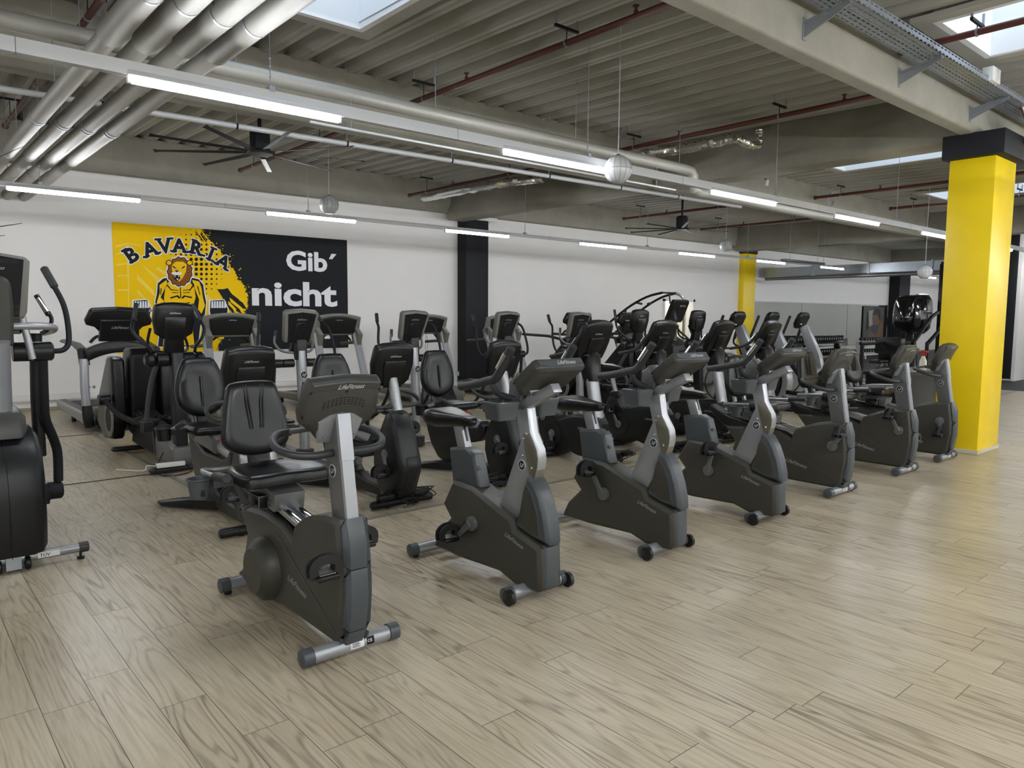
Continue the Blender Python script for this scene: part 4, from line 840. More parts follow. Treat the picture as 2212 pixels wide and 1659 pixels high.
# roof skin above the deck so that only the skylights let the sky in
m = MB(); RF = mat('roof_felt', (90, 90, 88), .9)
xs = sorted({-6.4, 40.4, *[v for s in SKY for v in (s[0]-.06, s[1]+.06)]}); ys = sorted({-8.4, 14.5, *[v for s in SKY for v in (s[2]-.06, s[3]+.06)]})
for i in range(len(xs)-1):
    for j in range(len(ys)-1):
        cx, cy = (xs[i]+xs[i+1])/2, (ys[j]+ys[j+1])/2
        if any(s[0]-.06 < cx < s[1]+.06 and s[2]-.06 < cy < s[3]+.06 for s in SKY): continue
        m.box((xs[i], ys[j], 4.66), (xs[i+1], ys[j+1], 4.72), RF)
struct(m, 'roof')

# concrete frame
def beam(poly, a, b, N, U=Y):
    m = MB()
    m.lay(poly, [(a, 0), (b, 0)], CON, U=U, W=Z, N=N); struct(m, 'ceiling_beam', bev=.012)
beam([(3.12, 4.3), (3.12, 3.72), (3.14, 3.70), (3.28, 3.70), (3.30, 3.72), (3.36, 4.3)], -6, 40, X)
beam([(7.98, 4.42), (8.0, 3.74), (8.2, 3.74), (8.22, 4.42)], -6, 40, X)
beam([(13.78, 4.53), (13.78, 3.90), (14.05, 3.90), (14.05, 4.53)], -6, 40, X)
beam([(-2.4, 4.2), (-2.4, 3.70), (-2.2, 3.70), (-2.15, 4.2)], -6, 40, X)
for xc in (10.18, 21.7, 33.5, -1.4):
    beam([(xc-.14, 4.52), (xc-.14, 4.1), (xc-.23, 3.9), (xc-.23, 3.70), (xc+.23, 3.70), (xc+.23, 3.9), (xc+.14, 4.1), (xc+.14, 4.52)], 3.34, 7.98, Y, U=X)
    beam([(xc-.14, 4.52), (xc-.14, 4.1), (xc-.23, 3.9), (xc-.23, 3.72), (xc+.23, 3.72), (xc+.23, 3.9), (xc+.14, 4.1), (xc+.14, 4.52)], 8.2, 13.8, Y, U=X)
def column(x0, y0, x1, y1, top, m1, m2, cap=None, base=True):
    m = MB(); m.box((x0, y0, 0), (x1, y1, top), m1)
    if m2: m.box((x0-.06, y0-.06, top), (x1+.06, y1+.06, 3.70), m2)
    if cap: m.box((x0-.2, y0-.1, 3.66), (x1+.2, y1, 3.74), cap)
    if base:
        bb = mat('column_skirting', (205, 202, 190), .5)
        m.box((x0-.012, y0-.012, 0), (x1+.012, y1+.012, .055), bb)
    struct(m, 'column', bev=.006)
column(9.74, 2.93, 10.46, 3.41, 3.44, YL, None)
m = MB(); m.box((9.62, 2.82, 3.44), (10.9, 3.46, 3.705), SLW); struct(m, 'column_cap', bev=.006)
column(10.42, 13.72, 11.08, 14.05, 3.78, SLW, None, None, False)
m = MB(); m.box((10.25, 13.66, 3.78), (11.3, 14.05, 3.86), WH); struct(m, 'column_cap', bev=.004)
column(22.16, 13.86, 22.88, 14.05, 3.70, YL, None, None, False)
m = MB(); m.box((22.13, 13.83, 3.70), (22.91, 14.05, 3.84), SLW); m.box((22.0, 13.7, 3.84), (23.15, 14.05, 3.90), WH); struct(m, 'column_cap', bev=.004)
column(34.0, 13.6, 35.1, 14.05, 3.7, SLW, None, None, False)
column(22.0, 5.98, 22.6, 6.24, 3.7, SLW, None, None)
column(21.4, 2.9, 22.1, 3.4, 3.44, YL, SLW)


# ============================================================ mural
MC = lambda cx, cy: P(220+cx*.25316, 450+cy*.25316, 1, 14.03)
def mpt(cx, cy): p = MC(cx, cy); return (p.x, p.z)
MY = mat('mural_yellow', (250, 205, 20), .7, spec=.12); MYL = mat('mural_light_yellow', (252, 218, 88), .7, spec=.12); MK = mat('mural_black', (38, 40, 44), .7, spec=.12)
MW = mat('mural_white', (240, 242, 246), .7, spec=.12); MBR = mat('mural_brown', (150, 92, 40), .7, spec=.12); MBR2 = mat('mural_dark_brown', (104, 62, 28), .7, spec=.12); MGY = mat('mural_grey', (150, 152, 156), .7, spec=.12)
t = root('wall_mural', 'large yellow and black mural with a lion and bold lettering on the white wall', 'mural', (0, 14.04, 0))
LV = [0]
def flat(m, pts, mt, lv, conv=True):
    q = [mpt(*p) if conv else p for p in pts]
    return m.lay(q, [(0, 0), (.0015, 0)], mt, O=(0, -.0022*lv, 0), U=X, W=Z, N=-Y)
x0, x1, z0, z1 = 3.165, 7.565, .90, 3.125
m = MB(); m.lay([(x0, z0), (x1, z0), (x1, z1), (x0, z1)], [(-.004, 0), (0, 0)], MY, U=X, W=Z, N=-Y); m.obj('yellow_panel', t)
rnd = random.Random(3)
bd = [(870, 176), (905, 262), (985, 330), (1060, 420), (1110, 505), (1165, 590), (1225, 680), (1250, 760), (1245, 850), (1190, 930), (1120, 1010), (1045, 1085), (1010, 1140), (985, 1200)]
jag = []
for a, b in zip(bd, bd[1:]):
    for k in range(9):
        s = k/9; jag.append((a[0]+(b[0]-a[0])*s+rnd.uniform(-16, 14), a[1]+(b[1]-a[1])*s+rnd.uniform(-5, 5)))
ll = [mpt(*p) for p in jag]; ll[0] = (ll[0][0], z1)
dark = ll+[(ll[-1][0], z0), (x1, z0), (x1, z1)]
m = MB(); flat(m, dark, MK, 1, False); m.obj('black_panel', t)
m = MB()
for pts in ([(985, 690), (1040, 690), (1075, 680), (1110, 730), (1200, 800), (1240, 860), (1170, 850), (1200, 905), (1120, 860), (1150, 930), (1060, 830), (1030, 760)], [(1040, 470), (1090, 500), (1060, 520)]): flat(m, pts, MK, 1)
for pts in ([(1100, 700), (1240, 800), (1250, 830), (1180, 790)], [(1090, 760), (1200, 850), (1190, 870), (1100, 800)], [(1080, 790), (1150, 860), (1140, 880), (1080, 820)]): flat(m, pts, MY, 2)
for i in range(90):
    a = rnd.choice(jag); c = (a[0]+rnd.gauss(12, 26), a[1]+rnd.gauss(0, 14)); r = rnd.uniform(2, 6)
    if mpt(*c)[1] > z1-.02 or mpt(*c)[1] < z0+.02: continue
    flat(m, [(c[0]+r*rnd.uniform(.6, 1.4)*math.cos(k), c[1]+r*rnd.uniform(.6, 1.4)*math.sin(k)) for k in (0, 1, 2.1, 3.1, 4.2, 5.2)], MY if rnd.random() < .6 else MK, 2)
for i in range(14):
    a = (800+rnd.uniform(0, 90), 180+rnd.uniform(0, 90)); flat(m, [a, (a[0]+40, a[1]+55), (a[0]+36, a[1]+60), (a[0]-6, a[1]+6)], MK, 1) if i % 2 == 0 else None
m.obj('paint_splatter', t)
m = MB()
for j in range(15):
    for i in range(17):
        cx, cy = 372+i*43.5, 183+j*42+(0 if i % 2 else 0)
        d = math.hypot((cx-810)/250, (cy-470)/300); r = 15*max(0, 1-d)**.6+(1.6 if d < 1.5 else 0)
        bx = next((a[0]+(b[0]-a[0])*(cy-a[1])/(b[1]-a[1]) for a, b in zip(bd, bd[1:]) if a[1] <= cy <= b[1]), 0)
        if r < 2 or cx+r > bx or cx < 400: continue
        flat(m, [(cx+r*math.cos(2*math.pi*k/10), cy+r*math.sin(2*math.pi*k/10)) for k in range(10)], MK, 1)
m.obj('halftone_dots', t)
m = MB()
for pts in ([(118, 320), (220, 290), (330, 310), (330, 325), (232, 308), (238, 1000), (150, 1000), (145, 860), (225, 860), (222, 705), (140, 708), (140, 690), (222, 688), (218, 580), (135, 585), (132, 568), (217, 562), (214, 480), (128, 490), (126, 474), (213, 464), (212, 380), (122, 400), (120, 385), (212, 362), (210, 310), (118, 335)],
            [(330, 470), (560, 640), (700, 900), (480, 640)], [(300, 560), (440, 700), (460, 760), (300, 610)], [(310, 690), (450, 860), (430, 850), (300, 720)], [(480, 500), (700, 640), (690, 660), (460, 520)], [(800, 620), (980, 820), (960, 850), (780, 660)]): flat(m, pts, MYL, .5)
m.obj('pale_background_drawing', t)
# lettering on an arc
sc_ = 4.4/1990
m = MB()
def arc_letter(ch, cx, cy, rot, h, wscale=1.0):
    c = mpt(cx, cy); a = R(rot); U = V(math.cos(a), 0, math.sin(a)); W = V(-math.sin(a), 0, math.cos(a))
    vs, fs, wd = glyph(ch, 0, .02); size = h*sc_/.73
    O = V(c[0], -.0022*3, c[1])-W*(h*sc_/2)
    serif = {'B': [(-.07, 0, .3), (-.07, .66, .3)], 'A': [(-.1, 0, .33), (.5, 0, .33)], 'V': [(-.1, .66, .33), (.5, .66, .33)], 'R': [(-.07, 0, .34), (-.07, .66, .3), (.52, 0, .24)], 'I': [(-.08, 0, .36), (-.08, .66, .36)]}[ch]
    for bold, mt, lv in ((.08, MW, 0), (.04, MK, 1)):
        e = bold-.03; oo = O-Y*.0022*lv
        v2, f2, w2 = glyph(ch, 0, bold); m.text(ch, mt, oo-U*(w2*size/2), U, W, size, 0, bold, ext=0)
        for sx, sy, sw in serif:
            p0 = oo-U*(wd*size/2)+U*(sx-e)*size+W*(sy-e)*size-Y*.0005
            m.face([p0, p0+U*(sw+2*e)*size, p0+U*(sw+2*e)*size+W*(.09+2*e)*size, p0+W*(.09+2*e)*size], mt)
for ch, cx, cy, rot in (('B', 252, 392, 33), ('A', 408, 345, 20), ('V', 535, 318, 8), ('A', 662, 315, 0), ('R', 815, 335, -13), ('I', 932, 388, -23), ('A', 1040, 452, -30)): arc_letter(ch, cx, cy, rot, 112)
m.obj('arched_lettering', t)
m = MB()
def line_text(s, xa, xb, yb, h, cap=.73):
    a, b = mpt(xa, yb), mpt(xb, yb); m.text(s, MW, (a[0], -.005, a[1]), X, Z, h*sc_/cap, 0, .032, ext=0, wid=b[0]-a[0])
line_text('Gib´', 1575, 2005, 520, 172); line_text('nicht', 1283, 2010, 820, 222, .76); line_text('auf', 1590, 1990, 1110, 222, .76)
m.obj('slogan_lettering', t)
# lion
m = MB()
def blob(cx, cy, rx, ry, mt, lv, n=20, jg=0, a0=0):
    flat(m, [(cx+rx*(1+(jg if k % 2 else -jg))*math.cos(2*math.pi*k/n+a0), cy+ry*(1+(jg if k % 2 else -jg))*math.sin(2*math.pi*k/n+a0)) for k in range(n)], mt, lv)
bodyp = [(478, 640), (520, 600), (575, 590), (650, 600), (760, 590), (825, 605), (865, 650), (875, 730), (890, 800), (880, 900), (840, 1000), (820, 1180), (480, 1180), (500, 1000), (480, 900), (455, 800), (470, 730)]
flat(m, off(bodyp, -9), MW, 3); flat(m, bodyp, MK, 4)
flat(m, [(570, 625), (650, 650), (745, 620), (790, 680), (800, 760), (760, 900), (790, 1170), (520, 1170), (550, 900), (530, 770), (540, 690)], MY, 5)
flat(m, [(492, 655), (550, 612), (560, 640), (530, 700), (500, 760), (530, 790), (520, 900), (480, 900), (470, 800), (495, 720)], MY, 5)
flat(m, [(770, 610), (830, 625), (850, 680), (862, 760), (880, 830), (850, 900), (820, 860), (830, 780), (800, 700)], MY, 5)
for pts in ([(665, 660), (672, 658), (678, 760), (668, 760)], [(580, 760), (650, 740), (672, 765), (660, 772), (640, 755), (590, 772)], [(770, 755), (700, 742), (676, 765), (690, 772), (710, 755), (765, 768)], [(600, 690), (655, 700), (655, 705), (598, 697)], [(750, 690), (690, 700), (690, 705), (752, 697)], [(600, 715), (655, 718), (655, 723), (600, 722)], [(750, 715), (690, 718), (690, 723), (750, 722)], [(560, 650), (600, 700), (596, 706), (552, 660)], [(782, 640), (745, 700), (750, 706), (790, 655)], [(820, 660), (840, 740), (834, 742), (812, 668)], [(510, 680), (505, 740), (498, 738), (500, 684)], [(590, 800), (660, 810), (660, 816), (590, 808)], [(690, 810), (750, 800), (750, 808), (690, 817)]): flat(m, pts, MK, 6)
blob(664, 540, 118, 136, MW, 6, 26, .04); blob(664, 540, 108, 126, MK, 7, 26, .05); blob(664, 540, 100, 118, MBR, 8, 26, .07)
for k in range(22): a = 2*math.pi*k/22; flat(m, [(664+60*math.cos(a), 545+75*math.sin(a)), (664+98*math.cos(a+.07), 540+116*math.sin(a+.07)), (664+66*math.cos(a+.1), 545+82*math.sin(a+.1))], MBR2, 9)
for sx in (-1, 1): blob(660+sx*88, 465, 27, 25, MK, 9); blob(660+sx*88, 465, 20, 18, MY, 10)
face = [(600, 480), (630, 455), (690, 455), (722, 480), (715, 540), (690, 590), (660, 625), (630, 610), (605, 560), (595, 520)]
flat(m, face, MY, 11)
for sx in (-1, 1):
    flat(m, [(655+sx*18, 512), (655+sx*48, 490), (655+sx*52, 500), (655+sx*24, 522)], MK, 12); blob(655+sx*32, 515, 10, 6, MW, 13, 10); blob(655+sx*32, 515, 4, 5, MK, 14, 8)
flat(m, [(622, 530), (652, 530), (645, 546), (630, 546)], MK, 12); flat(m, [(592, 548), (635, 540), (678, 548), (680, 562), (635, 570), (594, 562)], MW, 12)
flat(m, [(612, 570), (660, 570), (668, 600), (640, 622), (615, 605)], MK, 13); flat(m, [(616, 572), (626, 572), (621, 592)], MW, 14); flat(m, [(648, 572), (658, 572), (653, 592)], MW, 14); flat(m, [(630, 600), (652, 600), (645, 614)], MW, 14)
for cx, r in ((335, 1), (990, -1)):
    flat(m, [(cx-75, 780), (cx+55, 775), (cx+95, 860), (cx+80, 960), (cx+10, 980), (cx-60, 970), (cx-80, 880)], MW, 3); flat(m, [(cx-62, 788), (cx+50, 782), (cx+84, 860), (cx+70, 950), (cx+8, 968), (cx-50, 960), (cx-68, 880)], MK, 4)
    for k in range(6): flat(m, [(cx-55+k*22, 792), (cx-41+k*22, 792), (cx-39+k*22, 850), (cx-57+k*22, 850)], MW, 5)
flat(m, [(400, 862), (480, 858), (480, 880), (400, 886)], MGY, 6); blob(495, 870, 22, 34, MY, 7)
m.obj('lion_drawing', t)

# ============================================================ lighting
def lamp_mb():
    m = MB(); m.box((0, -.035, .0), (1.45, .035, .035), WR); return m
def make_lamp(label):
    t = root('tube_lamp', label, 'lamp', (0, 0, 0), group='fluorescent tube lamps')
    m = MB(); m.prism([(-.03, .06), (-.042, .028), (-.028, .022), (.028, .022), (.042, .028), (.03, .06)], 0, 1.46, WR); m.obj('lamp_housing', t, bev=.002)
    m = MB(); m.cyl((.02, 0, .0), (1.44, 0, .0), .019, TUBEM, 14); m.obj('light_tube', t)
    m = MB()
    for a in (.0, 1.435): m.box((a, -.014, -.02), (a+.025, .014, .04), WH)
    m.objs('lamp_holder', t, bev=.003); return t
lamp0 = None
lampS = None
def place_fill_lamp(x, y, z):  # unseen lamps added to brighten the floor, stronger than the visible rows
    global lampS
    l = 'unseen tube lamp added behind the camera for fill light'
    if lampS is None:
        lampS = dup(lamp0, (x, y, z), l); lampS['group'] = 'tube lamps outside the frame'
        q = kid(lampS, 'light_tube')[0]; q.data = q.data.copy(); q.data.materials[0] = TUBEM2; return
    dup(lampS, (x, y, z), l)
def place_lamp(x, y, z, label, group):
    global lamp0
    if lamp0 is None: lamp0 = make_lamp(label); lamp0.location = (x, y, z); lamp0['group'] = group; return
    c = dup(lamp0, (x, y, z), label); c['group'] = group
def rail(y, z, x0, x1, h, label, wires, wtop=True):
    t = root('lighting_rail', label, 'rail', (0, 0, 0))
    m = MB(); m.prism([(-.03, z), (-.03, z+h), (.03, z+h), (.03, z)], x0, x1, WR, O=(0, y, 0))
    for i in range(int((x1-x0)/3.1)): m.box((x0+i*3.1, y-.0312, z), (x0+i*3.1+.004, y+.0312, z+h+.001), SVD)
    m.obj('rail_profile', t)
    for wx in wires:
        zt = DK(wx, y)+.01; m = MB()
        m.tube([(wx, y, z+h), (wx, y, zt)], .0035, GALV, n=6)
        for k in range(9): m.lathe([(-.003, .008), (.003, .008)], GALV, O=(wx, y, z+h+.02+k*.025), A=X if k % 2 else Y, n=8)
        m.box((wx-.02, y-.032, z+h-.01), (wx+.02, y+.032, z+h+.03), GALV)
        m.obj('suspension_chain', t)
    return t
ZA = 3.0
rail(5.15, 3.06, -5.5, 39, .085, 'white lighting rail hanging above the first lamp row, nearest the camera', [-.5, 2.2, 5.4, 8.9, 12.6, 16])
rail(10.55, 3.06, -5.5, 39, .055, 'white lighting rail of the second lamp row in front of the white wall', [1.62, 5.05, 9.4, 13.0, 17.0, 21])
rail(-.2, 3.06, -5.5, 39, .085, 'white lighting rail behind the camera, near it', [0, 8, 16])
rail(-5.5, 3.06, -5.5, 39, .085, 'white lighting rail farthest behind the camera', [0, 8, 16])
A_ = [('lit tube lamp nearest the camera, left of the black ceiling fan', 1.28), ('lit tube lamp left of the large hanging ball speaker', 4.3), ('lit tube lamp of the first row above the small far fan', 7.45), ('fourth lit tube lamp of the first row from the left', 10.5), ('lit tube lamp whose end meets the yellow column top', 13.6), ('lit tube lamp seen just right of the big yellow column', 17.0)]
for l, x in A_: place_lamp(x, 5.15, ZA+.035, l, 'tube lamps of the first row')
for x in (-1.9, -5, 20.5, 24, 27.5, 31, 34.5, 37): place_lamp(x, 5.15, ZA+.035, 'unseen tube lamp extending the first row past the frame', 'tube lamps outside the frame')  # out of view; far right ones added to brighten the mirrored wall
B_ = [1.27, 4.39, 7.55, 10.85, 14.1, 17.4, 20.8, 24.3, 28.0]
BL = ['lit tube lamp above the left edge of the mural', 'lit tube lamp above the white slogan lettering of the mural', 'lit tube lamp in front of the black wall column', 'lit tube lamp on the white wall just right of the black wall column', 'fifth lit tube lamp of the wall row from the left', 'lit tube lamp beside the far yellow wall column, on its right', 'lit tube lamp above the left half of the mirror', 'lit tube lamp above the right half of the mirror', 'last visible lit tube lamp of the wall row, by the big yellow column']
for l, x in zip(BL, B_): place_lamp(x, 10.55, ZA+.035, l, 'tube lamps of the wall row')
place_lamp(18.17, 15.2, 2.2, 'unseen tube lamp added to brighten the corridor behind the doorway', 'tube lamps outside the frame')  # hidden lamp added to lighten the doorway interior
for x in (-1.8, -4.9, 31.4, 34.6, 37.6): place_lamp(x, 10.55, ZA+.035, 'unseen tube lamp extending the wall row past the frame', 'tube lamps outside the frame')  # rightmost lamps added unseen so the right wall shows lit in the mirror
for y in (-.2, -5.5):
    for x in (-4.6, -1.5, 1.6, 4.7, 7.8, 10.9, 14.0, 17.1, 23, 28, 33, 37): place_fill_lamp(x, y, ZA+.035)

# ============================================================ pipes and ducts
def pipe(name, label, pts, r, m_, n=18, k=0, cat='pipe', group=None, extra=None):
    t = root(name, label, cat, (0, 0, 0), group=group); m = MB(); m.tube(pts, r, m_, n=n, k=k); m.obj('pipe_run', t)
    if extra: extra(t)
    return t
def bands(pts, A, r, name='joint_band', m_=GALV, L=.012, rods=False):
    def f(t):
        m = MB()
        for p in pts: m.lathe([(-L, r*.98), (-L, r*1.05), (L, r*1.05), (L, r*.98)], m_, O=p, A=A, n=18)
        m.objs(name, t)
        if rods:
            m = MB()
            for p in pts: m.tube([p, (p[0], p[1], DK(p[0], p[1]))], .004, GALV, n=6); m.box((p[0]-.02, p[1]-.008, DK(p[0], p[1])-.06), (p[0]+.02, p[1]+.008, DK(p[0], p[1])+.05), GALV)
            m.objs('hanger_rod', t)
    return f
lb = ['leftmost of the four large silver ducts under the ceiling', 'second from left of the four large silver ducts', 'third from left of the four large silver ducts', 'rightmost of the four large silver ducts, beside the skylight']
for i, x in enumerate((1.28, 1.49, 1.71, 1.92)):
    def ex(t, x=x, i=i):
        m = MB(); m.lathe([(0, .08), (.02, .098), (5.6-.1*i, .098), (5.62-.1*i, .08)], DUCT, O=(x, -4+3.4*0, 3.4), A=Y, n=24) if False else None
        ye = (5.5, 5.5, 5.4, 5.4)[i]; m.lathe([(0, .07), (.03, .083), (ye+3.4, .083), (ye+3.44, .066)], DUCT, O=(x, -3.4, 3.4), A=Y, n=24)
        m.lathe([(0, .06), (.03, .076), (2.2, .076), (2.22, .06)], DUCT, O=(x, 11.6, 3.4), A=Y, n=24); m.objs('insulation_sleeve', t)
        m = MB()
        for y in (-1, .9, 3.2, 4.6, 8.22, 8.3, 10.2, 12.4): rr_ = .086 if y < 5 else (.079 if y > 12 else .074); m.lathe([(-.012, .06), (-.012, rr_), (.012, rr_), (.012, .06)], GALV, O=(x, y+.03*i, 3.4), A=Y, n=20)
        m.objs('joint_band', t)
        m = MB()
        for y in (4.4, 6.9, 8.9, 11.3): m.tube([(x-.085, y+.1*i, 3.4), (x-.085, y+.1*i, DK(x-.085, y))], .004, GALV, n=6)
        m.objs('hanger_rod', t)
    pipe('ventilation_duct', lb[i], [(x, -7.9, 3.4), (x, 14.05, 3.4)], .068, DUCT, 24, cat='duct', group='four large silver ducts', extra=ex)
def ex(t):
    m = MB()
    for x in range(-4, 9, 2): m.tube([(x+.4, 6.3, 3.6), (x+.4, 6.3, DZ(6))], .004, GALV, n=6)
    m.objs('hanger_rod', t)
pipe('ventilation_duct', 'long pale duct running parallel to the first lamp row behind it', [(-5.9, 6.3, 3.6), (8.55, 6.3, 3.6), (8.67, 6.3, 3.59), (8.73, 6.3, 3.53), (8.74, 6.3, 3.43), (8.77, 6.3, 3.35), (8.88, 6.3, 3.33), (12.7, 6.3, 3.33)], .065, DUCT, 20, cat='duct', extra=ex)
CD0 = P(340, 245, 2, 3.545); CD1 = P(1600, 447, 2, 3.535)
pipe('white_conduit', 'thin white pipe with dark clamps crossing behind the nearest fan', [tuple(CD0+(CD1-CD0)*q) for q in (-.35, 0, .5, 1)], .028, WR, 14, cat='pipe', extra=bands([CD0+(CD1-CD0)*q for q in (-.05, .08, .21, .36, .53, .68, .82)], X, .03, 'pipe_clamp', SLW, .01, rods=True))
def ex(t):
    m = MB()
    for x in (3.4, 5.6, 7.8): m.tube([(x, 6.2, 3.27), (x, 6.2, 3.55)], .003, GALV, n=6)
    m.objs('hanger_rod', t)
pipe('white_conduit', 'very thin pale pipe between the duct and the white pipe', [(3.0, 6.2, 3.27), (8.2, 6.2, 3.27)], .012, WR, 10, extra=ex)
RL = [((5.0, 7.98, 4.1), (5.0, 3.3, 4.1), 'dark red sprinkler pipe ending at the top centre beam'), ((8.75, 7.98, 4.1), (8.75, 3.3, 4.1), 'dark red sprinkler pipe above the foil hose, left of the yellow column'),
      ((8.75, 13.5, 4.1), (8.75, 8.3, 4.1), 'dark red sprinkler pipe left of the black wall column top'), ((5.05, 13.2, 4.1), (5.05, 8.3, 4.1), 'dark red sprinkler pipe behind the nearest ceiling fan'),
      ((1.52, 12.3, 4.1), (1.52, 8.3, 4.1), 'dark red sprinkler pipe above the left ducts, farther one'), ((1.54, 7.9, 4.1), (1.54, 3.4, 4.1), 'dark red sprinkler pipe above the left ducts, nearer one'),
      ((15.2, 7.9, 4.1), (15.2, 3.4, 4.1), 'dark red sprinkler pipe beyond the crossbeam, with a coiled cable at its end'), ((17.95, 7.5, 4.1), (17.95, 3.4, 4.1), 'short red sprinkler pipe left of the yellow column top'),
      ((14.9, 12.9, 4.1), (14.9, 8.3, 4.1), 'dark red sprinkler pipe above the small far fan'), ((18.3, 12.9, 4.1), (18.3, 8.3, 4.1), 'thin red sprinkler pipe above the far yellow wall column'), ((7.5, 3.1, 4.1), (7.5, -7, 4.1), 'dark red sprinkler pipe crossing the right skylight')]
for a, b, l in RL:
    def ex(t, a=a, b=b):
        m = MB(); n = max(2, int(abs(a[1]-b[1])/2.2))
        for i in range(n):
            y = a[1]+(b[1]-a[1])*(i+.6)/n
            m.lathe([(0, .02), (.03, .02), (.035, .012), (.06, .012), (.062, .03), (.07, .03), (.075, .005)], RP, O=(a[0], y, a[2]+.02), n=10)
        m.lathe([(0, .042), (.05, .042)], RP, O=a, A=-Y, n=14); m.objs('sprinkler_head', t)
        for i in range(n):
            m = MB(); y = a[1]+(b[1]-a[1])*(i+.25)/n
            m.tube([(a[0], y, a[2]+.02), (a[0], y, DZ(y)-.1)], .005, SLW, n=6); m.box((a[0]-.15, y-.012, DZ(y)-.115), (a[0]+.15, y+.012, DZ(y)-.09), SLW)
            for q in (-.14, .14): m.box((a[0]+q-.006, y-.01, DZ(y)-.11), (a[0]+q+.006, y+.01, DZ(y)+.01), GALV)
            m.lathe([(-.008, .031), (-.008, .038), (.008, .038), (.008, .031)], GALV, O=(a[0], y, a[2]), A=Y, n=12)
            m.obj('pipe_hanger', t)
    pipe('sprinkler_pipe', l, [a, b], .03, RP, 14, group='dark red sprinkler pipes', extra=ex)
def foil(pts, r, label):
    t = root('foil_hose', label, 'hose', (0, 0, 0)); P_ = spl(pts, 12); m = MB(); rr = []; rg = random.Random(5)
    for i, p in enumerate(P_):
        tn = (P_[min(i+1, len(P_)-1)]-P_[max(i-1, 0)]).normalized(); u = Z-tn*tn.z; u = u.normalized() if u.length > .1 else X; w_ = tn.cross(u)
        rr.append([p+(u*math.cos(a)+w_*math.sin(a))*r*(1+rg.uniform(-.09, .09)+(.06 if i % 2 else -.06)) for a in [2*math.pi*k/14 for k in range(14)]])
    m.rings(rr, FOIL); m.obj('hose_body', t, smooth=20); return t
foil([P(915, 428, 2, 3.95), P(1000, 412, 2, 3.95), P(1090, 395, 2, 3.96), P(1175, 385, 2, 3.96)], .075, 'crinkled foil hose left of the black wall column top')
foil([P(1385, 334, 2, 3.95), P(1450, 325, 2, 3.95), P(1520, 312, 2, 3.95), P(1590, 296, 2, 3.96)], .07, 'crinkled foil hose beside the red pipe near the crossbeam')
foil([P(1590, 298, 2, 3.93), P(1615, 310, 2, 3.88), P(1638, 312, 2, 3.9), P(1640, 280, 2, 4.1)], .05, 'short bent foil hose at the end of the longer one')

# cable tray
pf = bpy.data.materials.new('perforated_steel'); pf.use_nodes = True; nt = pf.node_tree; b_ = nt.nodes['Principled BSDF']; b_.inputs['Base Color'].default_value = (*lin((160, 168, 178)), 1); b_.inputs['Metallic'].default_value = .6; b_.inputs['Roughness'].default_value = .42
tc = nt.nodes.new('ShaderNodeTexCoord'); br = nt.nodes.new('ShaderNodeTexBrick'); br.inputs['Scale'].default_value = 1; br.inputs['Brick Width'].default_value = .085; br.inputs['Row Height'].default_value = .045; br.inputs['Mortar Size'].default_value = .015; br.inputs['Mortar Smooth'].default_value = 0
sx_ = nt.nodes.new('ShaderNodeSeparateXYZ'); cb = nt.nodes.new('ShaderNodeCombineXYZ'); ad = nt.nodes.new('ShaderNodeMath'); ad.operation = 'ADD'
nt.links.new(tc.outputs['Object'], sx_.inputs[0]); nt.links.new(sx_.outputs[0], cb.inputs[0]); nt.links.new(sx_.outputs[1], ad.inputs[0]); nt.links.new(sx_.outputs[2], ad.inputs[1]); nt.links.new(ad.outputs[0], cb.inputs[1])
nt.links.new(cb.outputs[0], br.inputs['Vector']); nt.links.new(br.outputs['Fac'], b_.inputs['Alpha'])
t = root('cable_tray', 'perforated steel cable tray on brackets along the concrete beam', 'cable tray', (0, 0, 0))
m = MB(); m.box((3.2, 2.74, 3.985), (20, 2.985, 3.988), pf); m.box((3.2, 2.738, 3.985), (20, 2.74, 4.05), pf); m.box((3.2, 2.985, 3.985), (20, 2.988, 4.05), pf); m.obj('tray_channel', t)
for bx in (3.9, 5.72, 7.53, 9.42):
    m = MB(); m.lay([(3.12, 3.80), (3.12, 3.92), (2.75, 3.983), (2.75, 3.955)], [(bx-.006, 0), (bx+.006, 0)], GALV); m.lay([(3.12, 3.90), (3.12, 3.92), (2.75, 3.983), (2.75, 3.965)], [(bx-.022, 0), (bx+.022, 0)], GALV); m.box((bx-.025, 3.112, 3.78), (bx+.025, 3.12, 3.95), GALV); m.obj('tray_bracket', t)
m = MB()
for i in range(5): m.tube([(3.2, 2.80+i*.035, 4.0+.01*(i % 2)), (9, 2.8+i*.034, 4.0), (12, 2.82+i*.03, 4.0)], .009, RBD if i % 2 else WR, n=6)
m.obj('cable_bundle', t)
m = MB(); m.box((8.72, 2.70, 4.0), (8.95, 2.80, 4.14), WH); m.box((8.80, 2.69, 4.01), (8.86, 2.70, 4.13), WR); tag(m.obj('junction_box', bev=.008), 'white junction box clipped to the cable tray', 'junction box')
m = MB()
for i in range(7): m.tube([(10.0+i*.05, 2.8, 4.0), (10.1+i*.05, 2.76, 3.85), (10.35+i*.05, 2.72, 3.72+.01*i)], .012, WH if i % 2 else RP, n=8, k=4)
tag(m.obj('cable_bundle'), 'bundle of cables dropping from the tray beside the yellow column cap', 'cable')
m = MB(); m.box((10.25, 2.55, 3.62), (10.9, 2.8, 3.66), WH); tag(m.obj('cable_duct', bev=.005), 'pale cable duct below the dropping cables at the right edge', 'duct')

